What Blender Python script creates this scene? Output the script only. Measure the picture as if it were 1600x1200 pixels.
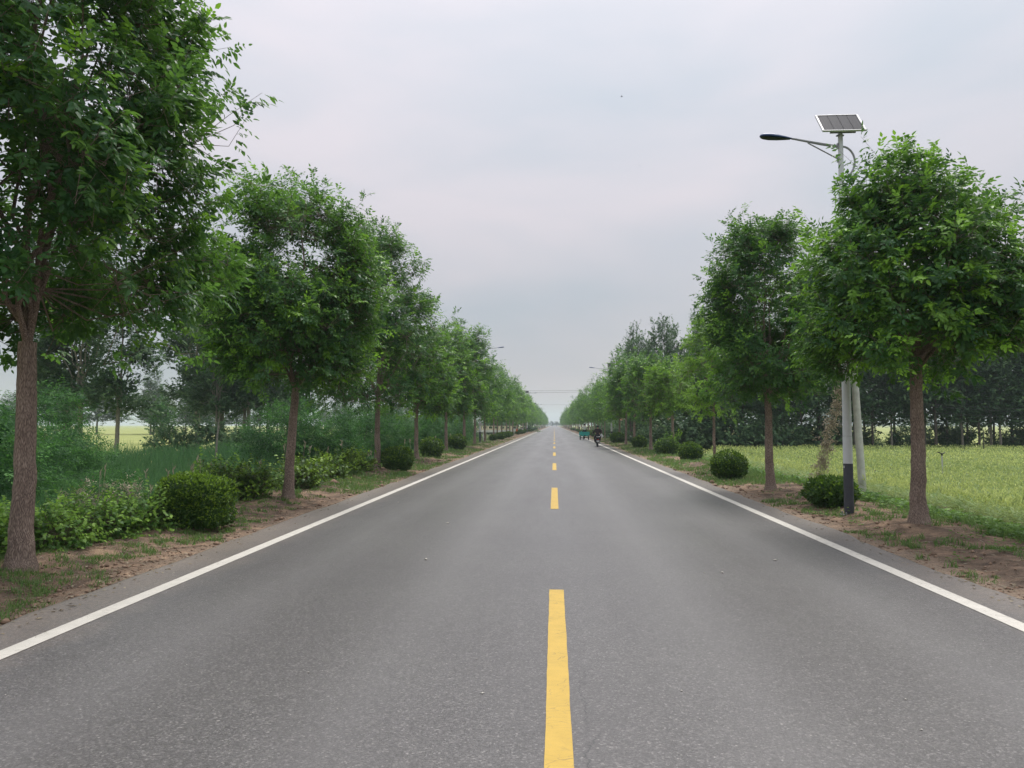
import bpy, math, random
import numpy as np
from mathutils import Vector, Matrix

for o in list(bpy.data.objects):
    bpy.data.objects.remove(o)
S = bpy.context.scene
C = S.collection
R = math.radians
PI = math.pi

# ------------------------------------------------------------------ camera
cam = bpy.data.cameras.new('camera')
camo = bpy.data.objects.new('camera', cam)
C.objects.link(camo)
cam.sensor_width = 36.0
cam.lens = 36.0 * 1150 / 1600
cam.clip_start = 0.05
cam.clip_end = 6000
camo.location = (0, 0, 1.6)
camo.rotation_euler = (R(90) + math.atan(64 / 1150), 0, R(3.285))
S.camera = camo

# ------------------------------------------------------------------ sky, sun, exposure
SUN_EL, SUN_AZ = 62.0, 20.0          # high, a little right of the road's direction
W = bpy.data.worlds.new('World')
S.world = W
W.use_nodes = True
wt = W.node_tree
wt.nodes.clear()
def wn(t, **k):
    n = wt.nodes.new(t)
    for a, b in k.items():
        setattr(n, a, b)
    return n
sky = wn('ShaderNodeTexSky', sky_type='NISHITA', sun_disc=False)
sky.sun_elevation = R(SUN_EL)
sky.sun_rotation = R(SUN_AZ)
sky.dust_density = 3.0
tc = wn('ShaderNodeTexCoord')
mp = wn('ShaderNodeMapping')
mp.inputs['Scale'].default_value = (1.0, 1.15, 3.4)
mp.inputs['Rotation'].default_value = (R(4), R(-7), R(25))
n1 = wn('ShaderNodeTexNoise')
n1.inputs['Scale'].default_value = 2.3
n1.inputs['Detail'].default_value = 5.0
n1.inputs['Roughness'].default_value = 0.42
n1.inputs['Distortion'].default_value = 0.35
rp = wn('ShaderNodeValToRGB')
rp.color_ramp.elements[0].position = 0.36
rp.color_ramp.elements[0].color = (2.36, 2.52, 2.78, 1)
rp.color_ramp.elements[1].position = 0.66
rp.color_ramp.elements[1].color = (3.1, 2.9, 3.08, 1)
mx = wn('ShaderNodeMix', data_type='RGBA')
mx.inputs[0].default_value = 0.95      # thick cloud deck in front of the clear sky
bg = wn('ShaderNodeBackground')
bg.inputs['Strength'].default_value = 0.1
wo = wn('ShaderNodeOutputWorld')
L = wt.links.new
L(tc.outputs['Generated'], mp.inputs[0]); L(mp.outputs[0], n1.inputs['Vector'])
L(n1.outputs['Fac'], rp.inputs[0]); L(sky.outputs[0], mx.inputs[6]); L(rp.outputs[0], mx.inputs[7])
sep = wn('ShaderNodeSeparateXYZ'); L(tc.outputs['Generated'], sep.inputs[0])
zr = wn('ShaderNodeMapRange'); L(sep.outputs['Z'], zr.inputs['Value'])
zr.inputs['To Min'].default_value = 0.88; zr.inputs['To Max'].default_value = 2.25    # overcast sky: brighter towards the zenith
sc_ = wn('ShaderNodeVectorMath', operation='SCALE'); L(mx.outputs[2], sc_.inputs[0]); L(zr.outputs[0], sc_.inputs['Scale'])
L(sc_.outputs[0], bg.inputs['Color']); L(bg.outputs[0], wo.inputs['Surface'])

sun = bpy.data.lights.new('sun', 'SUN')
sun.energy = 1.5
sun.angle = R(25)
sun.color = (1.0, 0.97, 0.93)
suno = bpy.data.objects.new('sun', sun)
C.objects.link(suno)
sd = Vector((math.sin(R(SUN_AZ)) * math.cos(R(SUN_EL)), math.cos(R(SUN_AZ)) * math.cos(R(SUN_EL)), math.sin(R(SUN_EL))))
suno.rotation_euler = sd.to_track_quat('Z', 'Y').to_euler()

S.view_settings.view_transform = 'Standard'
S.view_settings.look = 'None'
S.view_settings.exposure = 0.88
S.view_settings.gamma = 1.0
S.view_settings.use_curve_mapping = False
S.render.engine = 'CYCLES'
cy = S.cycles
cy.max_bounces = 5
cy.diffuse_bounces = 2
cy.glossy_bounces = 2
cy.transmission_bounces = 3
cy.volume_bounces = 1
cy.transparent_max_bounces = 4
cy.use_denoising = True
cy.denoiser = 'OPENIMAGEDENOISE'
cy.denoising_input_passes = 'RGB_ALBEDO_NORMAL'
cy.sample_clamp_indirect = 4.0
cy.caustics_reflective = False
cy.caustics_refractive = False
cy.use_adaptive_sampling = True
cy.adaptive_threshold = 0.015
S.render.use_persistent_data = False

# ------------------------------------------------------------------ small helpers
def tag(o, label=None, cat=None, group=None, kind=None):
    for k, v in (('label', label), ('category', cat), ('group', group), ('kind', kind)):
        if v:
            o[k] = v
    return o

def link(name, data, parent=None, mat=None, loc=None):
    o = bpy.data.objects.new(name, data)
    C.objects.link(o)
    if parent is not None:
        o.parent = parent
    if loc is not None:
        o.location = loc
    if mat is not None and data is not None and not data.materials:
        data.materials.append(mat)
    return o

def empty(name, loc=(0, 0, 0), rz=0.0):
    o = bpy.data.objects.new(name, None)
    C.objects.link(o)
    o.location = loc
    o.rotation_euler = (0, 0, rz)
    o.empty_display_size = 0.2
    return o

def mesh_np(name, V, Q=None, T=None, tint=None, smooth=False, mat=None):
    V = np.asarray(V, np.float32).reshape(-1, 3)
    Q = np.zeros((0, 4), np.int32) if Q is None else np.asarray(Q, np.int32).reshape(-1, 4)
    T = np.zeros((0, 3), np.int32) if T is None else np.asarray(T, np.int32).reshape(-1, 3)
    me = bpy.data.meshes.new(name)
    me.vertices.add(len(V))
    me.vertices.foreach_set('co', V.ravel())
    nl = Q.size + T.size
    me.loops.add(nl)
    me.loops.foreach_set('vertex_index', np.concatenate([Q.ravel(), T.ravel()]))
    npoly = len(Q) + len(T)
    me.polygons.add(npoly)
    st = np.concatenate([np.arange(len(Q)) * 4, Q.size + np.arange(len(T)) * 3]).astype(np.int32)
    me.polygons.foreach_set('loop_start', st)
    if smooth:
        me.polygons.foreach_set('use_smooth', np.ones(npoly, bool))
    if tint is not None:
        at = me.attributes.new('tint', 'FLOAT', 'POINT')
        at.data.foreach_set('value', np.asarray(tint, np.float32))
    me.update(calc_edges=True)
    if mat is not None:
        me.materials.append(mat)
    return me

class MB:
    """collects simple solids into one mesh"""
    def __init__(self):
        self.v, self.f = [], []
    def add(self, v, f):
        b = len(self.v)
        self.v += [tuple(p) for p in v]
        self.f += [tuple(i + b for i in q) for q in f]
        return self
    def box(self, c, s, rot=None):
        x, y, z = s[0] / 2, s[1] / 2, s[2] / 2
        vs = [Vector((a * x, b * y, d * z)) for a, b, d in
              ((-1, -1, -1), (1, -1, -1), (1, 1, -1), (-1, 1, -1), (-1, -1, 1), (1, -1, 1), (1, 1, 1), (-1, 1, 1))]
        if rot is not None:
            vs = [rot @ p for p in vs]
        vs = [p + Vector(c) for p in vs]
        return self.add(vs, [(0, 3, 2, 1), (4, 5, 6, 7), (0, 1, 5, 4), (1, 2, 6, 5), (2, 3, 7, 6), (3, 0, 4, 7)])
    def tube(self, pts, rad, n=8, cap=True):
        pts = [Vector(p) for p in pts]
        if not isinstance(rad, (list, tuple)):
            rad = [rad] * len(pts)
        vs, fs, ref = [], [], None
        for i, p in enumerate(pts):
            d = (pts[min(i + 1, len(pts) - 1)] - pts[max(i - 1, 0)]).normalized()
            if ref is None:
                ref = Vector((1, 0, 0)) if abs(d.x) < 0.8 else Vector((0, 1, 0))
            u = (ref - d * ref.dot(d)).normalized()
            ref = u
            w = d.cross(u)
            vs += [p + (u * math.cos(2 * PI * k / n) + w * math.sin(2 * PI * k / n)) * rad[i] for k in range(n)]
        for i in range(len(pts) - 1):
            for k in range(n):
                a, b = i * n + k, i * n + (k + 1) % n
                fs.append((a, b, b + n, a + n))
        if cap:
            fs.append(tuple(range(n - 1, -1, -1)))
            fs.append(tuple((len(pts) - 1) * n + k for k in range(n)))
        return self.add(vs, fs)
    def lathe(self, prof, n=20, c=(0, 0, 0), axis='Z'):
        vs, fs = [], []
        for r, h in prof:
            for k in range(n):
                a, b = r * math.cos(2 * PI * k / n), r * math.sin(2 * PI * k / n)
                p = (a, b, h) if axis == 'Z' else ((h, a, b) if axis == 'X' else (a, h, b))
                vs.append((p[0] + c[0], p[1] + c[1], p[2] + c[2]))
        for i in range(len(prof) - 1):
            for k in range(n):
                a, b = i * n + k, i * n + (k + 1) % n
                fs.append((a, b, b + n, a + n))
        return self.add(vs, fs)
    def build(self, name, mat, parent=None, smooth=False, bevel=0.0, loc=None):
        me = bpy.data.meshes.new(name)
        me.from_pydata(self.v, [], self.f)
        me.update()
        if smooth:
            me.polygons.foreach_set('use_smooth', [True] * len(me.polygons))
            me.set_sharp_from_angle(angle=R(42))
        o = link(name, me, parent, mat, loc)
        if bevel:
            m = o.modifiers.new('bevel', 'BEVEL')
            m.width = bevel
            m.segments = 2
        return o

ONES = ['', 'first', 'second', 'third', 'fourth', 'fifth', 'sixth', 'seventh', 'eighth', 'ninth', 'tenth', 'eleventh', 'twelfth',
        'thirteenth', 'fourteenth', 'fifteenth', 'sixteenth', 'seventeenth', 'eighteenth', 'nineteenth']
TENS = {2: ('twenty', 'twentieth'), 3: ('thirty', 'thirtieth'), 4: ('forty', 'fortieth'), 5: ('fifty', 'fiftieth'), 6: ('sixty', 'sixtieth'), 7: ('seventy', 'seventieth')}
def ordinal(n):
    if n < 20:
        return ONES[n]
    t, u = divmod(n, 10)
    return TENS[t][1] if u == 0 else TENS[t][0] + '-' + ONES[u]

# value noise usable on arrays
_rg = np.random.RandomState(5)
_tab = _rg.rand(256, 256)
def vnoise(x, y):
    x = np.asarray(x, float); y = np.asarray(y, float)
    xi, yi = np.floor(x).astype(int), np.floor(y).astype(int)
    fx, fy = x - xi, y - yi
    fx, fy = fx * fx * (3 - 2 * fx), fy * fy * (3 - 2 * fy)
    g = lambda a, b: _tab[a & 255, b & 255]
    return (g(xi, yi) * (1 - fx) + g(xi + 1, yi) * fx) * (1 - fy) + (g(xi, yi + 1) * (1 - fx) + g(xi + 1, yi + 1) * fx) * fy
def fbm(x, y, o=4):
    s, a, t = 0, 1.0, 0
    for k in range(o):
        s = s + a * vnoise(x * 2 ** k + 17 * k, y * 2 ** k + 31 * k)
        t += a
        a *= 0.5
    return s / t

# ------------------------------------------------------------------ materials
class NT:
    def __init__(self, name):
        self.m = bpy.data.materials.new(name)
        self.m.use_nodes = True
        self.t = self.m.node_tree
        self.t.nodes.clear()
        self.out = self.n('ShaderNodeOutputMaterial')
    def n(self, t, _in=None, **k):
        nd = self.t.nodes.new(t)
        for a, b in k.items():
            setattr(nd, a, b)
        for a, b in (_in or {}).items():
            self.set(nd.inputs[a], b)
        return nd
    def set(self, s, v):
        if hasattr(v, 'is_output') or isinstance(v, bpy.types.NodeSocket):
            self.t.links.new(v, s)
        else:
            s.default_value = v
    def coord(self, kind='Object', scale=None):
        c = self.n('ShaderNodeTexCoord').outputs[kind]
        if scale is None:
            return c
        return self.n('ShaderNodeMapping', {'Vector': c, 'Scale': scale}).outputs[0]
    def noise(self, vec, scale, detail=3.0, rough=0.5, dist=0.0):
        return self.n('ShaderNodeTexNoise', {'Vector': vec, 'Scale': scale, 'Detail': detail, 'Roughness': rough, 'Distortion': dist}).outputs['Fac']
    def ramp(self, fac, stops):
        nd = self.n('ShaderNodeValToRGB', {'Fac': fac})
        e = nd.color_ramp.elements
        while len(e) < len(stops):
            e.new(0.5)
        for i, (p, c) in enumerate(stops):
            e[i].position = p
            e[i].color = (*c, 1) if len(c) == 3 else c
        return nd.outputs[0]
    def step(self, fac, a, b):
        return self.n('ShaderNodeMapRange', {'Value': fac, 'From Min': a, 'From Max': b}, clamp=True).outputs[0]
    def mix(self, f, a, b, mode='MIX'):
        nd = self.n('ShaderNodeMix', data_type='RGBA', blend_type=mode)
        for i, v in ((0, f), (6, a), (7, b)):
            if isinstance(v, tuple) and len(v) == 3:
                v = (*v, 1)
            self.set(nd.inputs[i], v)
        return nd.outputs[2]
    def math(self, op, a, b=0.0, c=None):
        nd = self.n('ShaderNodeMath', operation=op)
        self.set(nd.inputs[0], a); self.set(nd.inputs[1], b)
        if c is not None:
            self.set(nd.inputs[2], c)
        return nd.outputs[0]
    def bump(self, h, strength=0.3, dist=0.02):
        return self.n('ShaderNodeBump', {'Height': h, 'Strength': strength, 'Distance': dist}).outputs[0]
    def bsdf(self, col, rough=0.7, normal=None, metal=0.0, spec=0.4, coat=0.0):
        b = self.n('ShaderNodeBsdfPrincipled')
        if isinstance(col, tuple) and len(col) == 3:
            col = (*col, 1)
        self.set(b.inputs['Base Color'], col)
        self.set(b.inputs['Roughness'], rough)
        b.inputs['Metallic'].default_value = metal
        b.inputs['Specular IOR Level'].default_value = spec
        b.inputs['Coat Weight'].default_value = coat
        if normal is not None:
            self.set(b.inputs['Normal'], normal)
        return b.outputs[0]
    def done(self, sh):
        self.t.links.new(sh, self.out.inputs['Surface'])
        return self.m

def simple(name, col, rough=0.55, metal=0.0, var=0.12, scale=6.0, spec=0.4, bump=0.0, coat=0.0):
    t = NT(name)
    v = t.coord()
    f = t.noise(v, scale, 4, 0.6)
    lo = tuple(max(0, c * (1 - var)) for c in col)
    hi = tuple(min(1, c * (1 + var)) for c in col)
    c = t.ramp(f, [(0.3, lo), (0.7, hi)])
    nm = t.bump(t.noise(v, scale * 8, 3), bump, 0.01) if bump else None
    return t.done(t.bsdf(c, rough, nm, metal, spec, coat))

def leaf_mat(name, dark, bright, trans=0.3, rough=0.42, spec=0.5):
    """pigment runs from old leaves (tint 0) to young leaves (tint 1)"""
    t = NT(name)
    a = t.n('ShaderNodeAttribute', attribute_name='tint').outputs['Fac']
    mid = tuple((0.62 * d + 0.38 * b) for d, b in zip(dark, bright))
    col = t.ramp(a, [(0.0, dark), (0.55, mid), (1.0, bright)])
    tr = t.n('ShaderNodeBsdfTranslucent', {'Color': t.mix(0.32, col, tuple(min(1, 1.4 * b) for b in bright))}).outputs[0]
    sh = t.n('ShaderNodeMixShader', {'Fac': trans})
    t.t.links.new(t.bsdf(col, rough, None, 0, spec), sh.inputs[1])
    t.t.links.new(tr, sh.inputs[2])
    return t.done(sh.outputs[0])

def bark_mat(name, lo, hi, sx=26.0, sz=3.0, strength=0.75, dist=0.02):
    t = NT(name)
    v = t.coord('Object', (1, 1, sz / sx))
    vo = t.n('ShaderNodeTexVoronoi', {'Vector': t.n('ShaderNodeMapping', {'Vector': v, 'Scale': (sx, sx, sx)}).outputs[0], 'Randomness': 1.0}, feature='DISTANCE_TO_EDGE').outputs['Distance']
    f = t.noise(v, sx * 1.4, 5, 0.65, 0.4)
    h = t.math('ADD', t.math('MULTIPLY', t.step(vo, 0.0, 0.35), 0.7), t.math('MULTIPLY', f, 0.6))
    col = t.ramp(t.math('ADD', t.math('MULTIPLY', h, 0.6), t.math('MULTIPLY', t.noise(t.coord(), 2.0, 3), 0.35)), [(0.36, lo), (0.8, hi)])
    return t.done(t.bsdf(col, 0.85, t.bump(h, strength, dist), 0, 0.2))

M = {}
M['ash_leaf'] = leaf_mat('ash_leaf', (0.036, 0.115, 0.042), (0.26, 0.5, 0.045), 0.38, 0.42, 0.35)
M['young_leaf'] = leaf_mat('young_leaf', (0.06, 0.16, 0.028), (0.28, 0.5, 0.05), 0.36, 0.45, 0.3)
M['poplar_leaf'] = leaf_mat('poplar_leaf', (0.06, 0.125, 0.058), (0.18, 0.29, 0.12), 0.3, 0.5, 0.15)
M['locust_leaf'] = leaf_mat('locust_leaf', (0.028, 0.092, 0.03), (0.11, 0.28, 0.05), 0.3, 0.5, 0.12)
M['box_leaf'] = leaf_mat('box_leaf', (0.03, 0.085, 0.02), (0.26, 0.42, 0.04), 0.22, 0.45, 0.22)
M['weed_leaf'] = leaf_mat('weed_leaf', (0.055, 0.145, 0.028), (0.27, 0.46, 0.07), 0.35, 0.5, 0.2)
M['grass'] = leaf_mat('grass', (0.07, 0.17, 0.035), (0.25, 0.36, 0.1), 0.3, 0.55)
M['reed'] = leaf_mat('reed', (0.035, 0.115, 0.04), (0.2, 0.38, 0.14), 0.34, 0.5, 0.15)
M['wheat'] = leaf_mat('wheat', (0.12, 0.24, 0.055), (0.68, 0.76, 0.28), 0.35, 0.6)
M['dry'] = leaf_mat('dry', (0.18, 0.145, 0.1), (0.56, 0.5, 0.37), 0.15, 0.8, 0.1)
M['bark'] = bark_mat('bark', (0.17, 0.125, 0.102), (0.62, 0.48, 0.395))
M['poplar_bark'] = bark_mat('poplar_bark', (0.17, 0.155, 0.125), (0.46, 0.43, 0.36), 9, 5, 0.3)
M['dark_bark'] = bark_mat('dark_bark', (0.07, 0.06, 0.05), (0.24, 0.21, 0.17), 9, 5, 0.3)
M['twig'] = simple('twig', (0.11, 0.085, 0.06), 0.8, 0, 0.3)

# ------------------------------------------------------------------ asphalt, paint, ground
def asphalt():
    t = NT('asphalt')
    g = t.n('ShaderNodeNewGeometry').outputs['Position']
    x = t.n('ShaderNodeSeparateXYZ', {'Vector': g}).outputs['X']
    stones = t.n('ShaderNodeTexVoronoi', {'Vector': g, 'Scale': 95.0, 'Randomness': 1.0})
    cellv = t.n('ShaderNodeSeparateColor', {'Color': stones.outputs['Color']}).outputs[0]
    fine = t.noise(g, 230.0, 2, 0.6)
    stretch = t.n('ShaderNodeMapping', {'Vector': g, 'Scale': (1.0, 0.12, 1.0)}).outputs[0]
    lane = t.noise(stretch, 1.1, 4, 0.55)
    blot = t.noise(g, 0.55, 5, 0.6)
    mid = t.noise(g, 9.0, 4, 0.65)
    c = t.ramp(cellv, [(0.0, (0.06, 0.058, 0.057)), (0.55, (0.118, 0.114, 0.112)), (0.9, (0.17, 0.164, 0.16)), (1.0, (0.36, 0.345, 0.33))])
    c = t.mix(0.55, c, t.ramp(fine, [(0.3, (0.045, 0.042, 0.04)), (0.7, (0.155, 0.147, 0.141))]))
    sp2 = t.n('ShaderNodeSeparateColor', {'Color': t.n('ShaderNodeTexVoronoi', {'Vector': g, 'Scale': 85.0}).outputs['Color']}).outputs[0]
    c = t.mix(1.0, c, t.ramp(sp2, [(0.0, (0.76, 0.76, 0.76)), (0.5, (0.97, 0.97, 0.97)), (0.9, (1.08, 1.08, 1.08)), (1.0, (1.5, 1.48, 1.44))]), 'MULTIPLY')
    c = t.mix(1.0, c, t.ramp(lane, [(0.3, (0.91, 0.91, 0.91)), (0.7, (1.09, 1.085, 1.08))]), 'MULTIPLY')
    c = t.mix(1.0, c, t.ramp(blot, [(0.3, (0.93, 0.92, 0.93)), (0.7, (1.08, 1.08, 1.07))]), 'MULTIPLY')
    c = t.mix(1.0, c, t.ramp(mid, [(0.3, (0.93, 0.93, 0.93)), (0.7, (1.07, 1.07, 1.07))]), 'MULTIPLY')
    # wheel paths polished a little paler
    ax = t.math('ABSOLUTE', x)
    wp = t.math('ADD', t.step(t.math('ABSOLUTE', t.math('SUBTRACT', ax, 1.15)), 0.55, 0.0), t.step(t.math('ABSOLUTE', t.math('SUBTRACT', ax, 2.75)), 0.55, 0.0))
    c = t.mix(t.math('MULTIPLY', wp, 0.2), c, (0.24, 0.233, 0.228))
    # a fine meandering crack beside the centre line
    wob = t.math('MULTIPLY', t.math('SUBTRACT', t.noise(t.n('ShaderNodeMapping', {'Vector': g, 'Scale': (0.0, 1.0, 0.0)}).outputs[0], 3.2, 6, 0.7), 0.5), 0.35)
    cr = t.math('ABSOLUTE', t.math('SUBTRACT', t.math('SUBTRACT', x, 0.17), wob))
    y = t.n('ShaderNodeSeparateXYZ', {'Vector': g}).outputs['Y']
    ck = t.math('MULTIPLY', t.step(cr, 0.006, 0.002), t.math('MULTIPLY', t.step(y, 5.4, 4.6), t.step(t.noise(g, 2.2, 2), 0.35, 0.5)))
    c = t.mix(t.math('MULTIPLY', ck, 0.75), c, (0.03, 0.03, 0.03))
    # dust and sand blown on to the shoulders
    dust = t.math('MULTIPLY', t.step(t.math('ADD', ax, t.math('MULTIPLY', t.noise(g, 1.7, 5, 0.65), 0.9)), 3.95, 5.05), t.step(t.noise(g, 26.0, 4, 0.7), 0.25, 0.7))
    c = t.mix(t.math('MULTIPLY', dust, 0.9), c, (0.36, 0.285, 0.22))
    h = t.math('ADD', t.math('MULTIPLY', stones.outputs['Distance'], -0.8), fine)
    r = t.ramp(lane, [(0.3, (0.46, 0.46, 0.46)), (0.7, (0.36, 0.36, 0.36))])
    return t.done(t.bsdf(c, r, t.bump(h, 0.3, 0.005), 0, 0.55))
M['asphalt'] = asphalt()

def paint(name, col, worn, crack):
    t = NT(name)
    g = t.n('ShaderNodeNewGeometry').outputs['Position']
    v = t.n('ShaderNodeMapping', {'Vector': g, 'Scale': (8.0, 24.0, 1.0)}).outputs[0]
    vd = t.n('ShaderNodeMix', {0: 0.12}, data_type='VECTOR')
    t.t.links.new(v, vd.inputs[4])
    t.t.links.new(t.n('ShaderNodeTexNoise', {'Vector': g, 'Scale': 14.0}).outputs['Color'], vd.inputs[5])
    e = t.n('ShaderNodeTexVoronoi', {'Vector': vd.outputs[1], 'Scale': 1.0}, feature='DISTANCE_TO_EDGE').outputs['Distance']
    sp = t.noise(g, 160.0, 3, 0.7)
    base = t.ramp(t.noise(g, 7.0, 5, 0.6), [(0.3, tuple(c * 0.86 for c in col)), (0.7, col)])
    base = t.mix(t.step(sp, 0.62, 0.75), base, tuple(c * 0.62 for c in col))
    k = t.math('MULTIPLY', t.step(e, 0.03, 0.008), t.step(t.noise(g, 3.0, 3), 0.42, 0.62))
    c = t.mix(t.math('MULTIPLY', k, crack), base, (0.13, 0.11, 0.07))
    w = t.math('MULTIPLY', t.step(t.noise(g, 38.0, 4, 0.75), 0.62, 0.72), worn)
    c = t.mix(w, c, (0.17, 0.16, 0.15))
    return t.done(t.bsdf(c, 0.6, t.bump(t.math('ADD', sp, t.math('MULTIPLY', k, -1.0)), 0.25, 0.004), 0, 0.4))
M['yellow'] = paint('yellow_paint', (0.6, 0.4, 0.075), 0.3, 0.5)
M['white'] = paint('white_paint', (0.64, 0.61, 0.54), 0.75, 0.5)

def ground_mat():
    t = NT('ground')
    g = t.n('ShaderNodeNewGeometry').outputs['Position']
    sx = t.n('ShaderNodeSeparateXYZ', {'Vector': g})
    x, y = sx.outputs['X'], sx.outputs['Y']
    n_big = t.noise(g, 0.45, 4, 0.55)
    n_mid = t.noise(g, 3.0, 5, 0.65, 0.3)
    n_fin = t.noise(g, 38.0, 5, 0.7)
    n_grit = t.noise(g, 140.0, 3, 0.7)
    soil = t.ramp(n_mid, [(0.3, (0.085, 0.064, 0.05)), (0.44, (0.17, 0.125, 0.093)), (0.58, (0.29, 0.205, 0.145)), (0.74, (0.5, 0.35, 0.24))])
    soil = t.mix(1.0, soil, t.ramp(n_big, [(0.35, (0.75, 0.76, 0.78)), (0.65, (1.2, 1.17, 1.12))]), 'MULTIPLY')
    soil = t.mix(1.0, soil, t.ramp(n_fin, [(0.25, (0.6, 0.6, 0.6)), (0.75, (1.3, 1.3, 1.3))]), 'MULTIPLY')
    soil = t.mix(t.step(n_grit, 0.62, 0.72), soil, (0.42, 0.34, 0.26))
    turf = t.ramp(n_fin, [(0.25, (0.05, 0.075, 0.025)), (0.75, (0.13, 0.16, 0.05))])
    # sparse turf on the verges, thicker away from the wheels
    ax = t.math('ABSOLUTE', x)
    away = t.step(ax, 4.6, 9.0)
    far = t.step(y, 18.0, 70.0)
    m = t.math('ADD', t.math('MULTIPLY', away, 0.5), t.math('MULTIPLY', far, 0.16))
    m = t.math('ADD', m, t.math('MULTIPLY', t.math('SUBTRACT', n_mid, 0.5), 0.9))
    m = t.math('SUBTRACT', m, 0.06)
    m = t.math('ADD', m, t.math('MULTIPLY', t.math('SUBTRACT', n_big, 0.5), 0.8))
    c = t.mix(t.step(m, 0.2, 0.5), soil, turf)
    # pale sand along the asphalt's edge
    edge = t.math('MULTIPLY', t.step(t.math('ADD', ax, t.math('MULTIPLY', n_mid, 0.5)), 5.0, 4.55), t.step(n_fin, 0.3, 0.6))
    c = t.mix(t.math('MULTIPLY', edge, 0.8), c, (0.40, 0.315, 0.235))
    # crop land further out
    crop = t.ramp(t.noise(t.n('ShaderNodeMapping', {'Vector': g, 'Scale': (1.0, 0.25, 1.0)}).outputs[0], 0.9, 5, 0.6), [(0.3, (0.24, 0.28, 0.09)), (0.7, (0.38, 0.40, 0.15))])
    rf = t.math('MULTIPLY', t.step(x, 9.5, 10.5), t.step(y, 55.0, 60.0))
    lf = t.step(x, -20.0, -21.5)
    c = t.mix(rf, c, crop)
    c = t.mix(lf, c, crop)
    h = t.math('ADD', t.math('MULTIPLY', n_fin, 0.7), t.math('MULTIPLY', n_grit, 0.3))
    return t.done(t.bsdf(c, 0.95, t.bump(h, 0.8, 0.03), 0, 0.1))
M['ground'] = ground_mat()

EDGE_L, EDGE_R = -4.47, 4.26
def sstep(a, b, x):
    t = np.clip((np.asarray(x, float) - a) / (b - a), 0, 1)
    return t * t * (3 - 2 * t)
def gz(x, y):
    x = np.asarray(x, float); y = np.asarray(y, float)
    near = np.clip(1.2 - np.abs(y) / 120.0, 0.15, 1)
    bump = (fbm(x * 1.1, y * 0.9, 4) - 0.5) * 0.16 + (fbm(x * 7 + 50, y * 7, 3) - 0.5) * 0.05
    dl, dr = np.clip(EDGE_L - x, 0, None), np.clip(x - EDGE_R, 0, None)
    d = dl + dr
    z = -0.012 + bump * np.clip(d * 1.2, 0.18, 1) * near
    z = z - 0.05 * sstep(0.25, -0.3, np.where(x < 0, EDGE_L - x, x - EDGE_R))     # dips below the asphalt
    z = z + 0.10 * sstep(0.5, 1.3, dl) * sstep(3.2, 2.0, dl)
    z = z - 1.75 * sstep(2.5, 5.2, dl) + 1.4 * sstep(10.5, 15.5, dl)
    z = z + 0.08 * sstep(0.4, 1.2, dr) * sstep(3.0, 1.8, dr) - 0.42 * sstep(2.3, 4.3, dr)
    return z
def gz1(x, y):
    return float(gz(x, y))

def lines(segs):
    out = []
    for a, b, n in segs:
        out += list(np.linspace(a, b, n, endpoint=False))
    return np.array(out + [segs[-1][1]])
gx = lines([(-2600, -400, 8), (-400, -60, 14), (-60, -20, 20), (-20, -8, 24), (-8, -4.1, 62), (-4.1, 3.9, 8), (3.9, 8, 66), (8, 14, 12), (14, 60, 23), (60, 400, 14), (400, 2600, 8)])
yy = [2.0]
while yy[-1] < 90:
    yy.append(yy[-1] + 0.09 + 0.015 * max(0, yy[-1] - 4))
gy = np.concatenate([[-900, -200, -60, -25, -10, -5, -2, 0, 1], yy, [100, 115, 135, 160, 200, 250, 320, 420, 560, 750, 1000, 1400, 1900, 2600]])
X, Y = np.meshgrid(gx, gy)
nx_, ny_ = len(gx), len(gy)
idx = np.arange(nx_ * ny_).reshape(ny_, nx_)
Q = np.stack([idx[:-1, :-1], idx[:-1, 1:], idx[1:, 1:], idx[1:, :-1]], -1).reshape(-1, 4)
tag(link('ground', mesh_np('ground', np.stack([X, Y, gz(X, Y)], -1), Q, smooth=True, mat=M['ground'])), kind='structure')

# road sheet with a ragged edge and a short broken-off side
ry = np.concatenate([np.arange(-12, 60, 0.12), np.arange(60, 200, 1.0), np.arange(200, 2400, 20.0)])
def rag(s):
    return (fbm(ry * 0.9 + s, ry * 0 + s, 5) - 0.5) * 0.22 * np.clip(1.2 - ry / 200, 0.2, 1)
el, er = EDGE_L + rag(3.0), EDGE_R + rag(40.0)
cols = [(el - 0.012, -0.07), (el, -0.004), (el + 0.05, 0.0), (ry * 0 - 2, 0.0), (ry * 0 + 2, 0.0), (er - 0.05, 0.0), (er, -0.004), (er + 0.012, -0.07)]
V = np.concatenate([np.stack([c, ry, ry * 0 + z], -1) for c, z in cols])
n = len(ry)
Q = np.concatenate([np.stack([np.arange(n - 1) + i * n, np.arange(n - 1) + (i + 1) * n, np.arange(n - 1) + (i + 1) * n + 1, np.arange(n - 1) + i * n + 1], -1) for i in range(len(cols) - 1)])
road = tag(link('road', mesh_np('road', V, Q, mat=M['asphalt'])), kind='structure')

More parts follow.
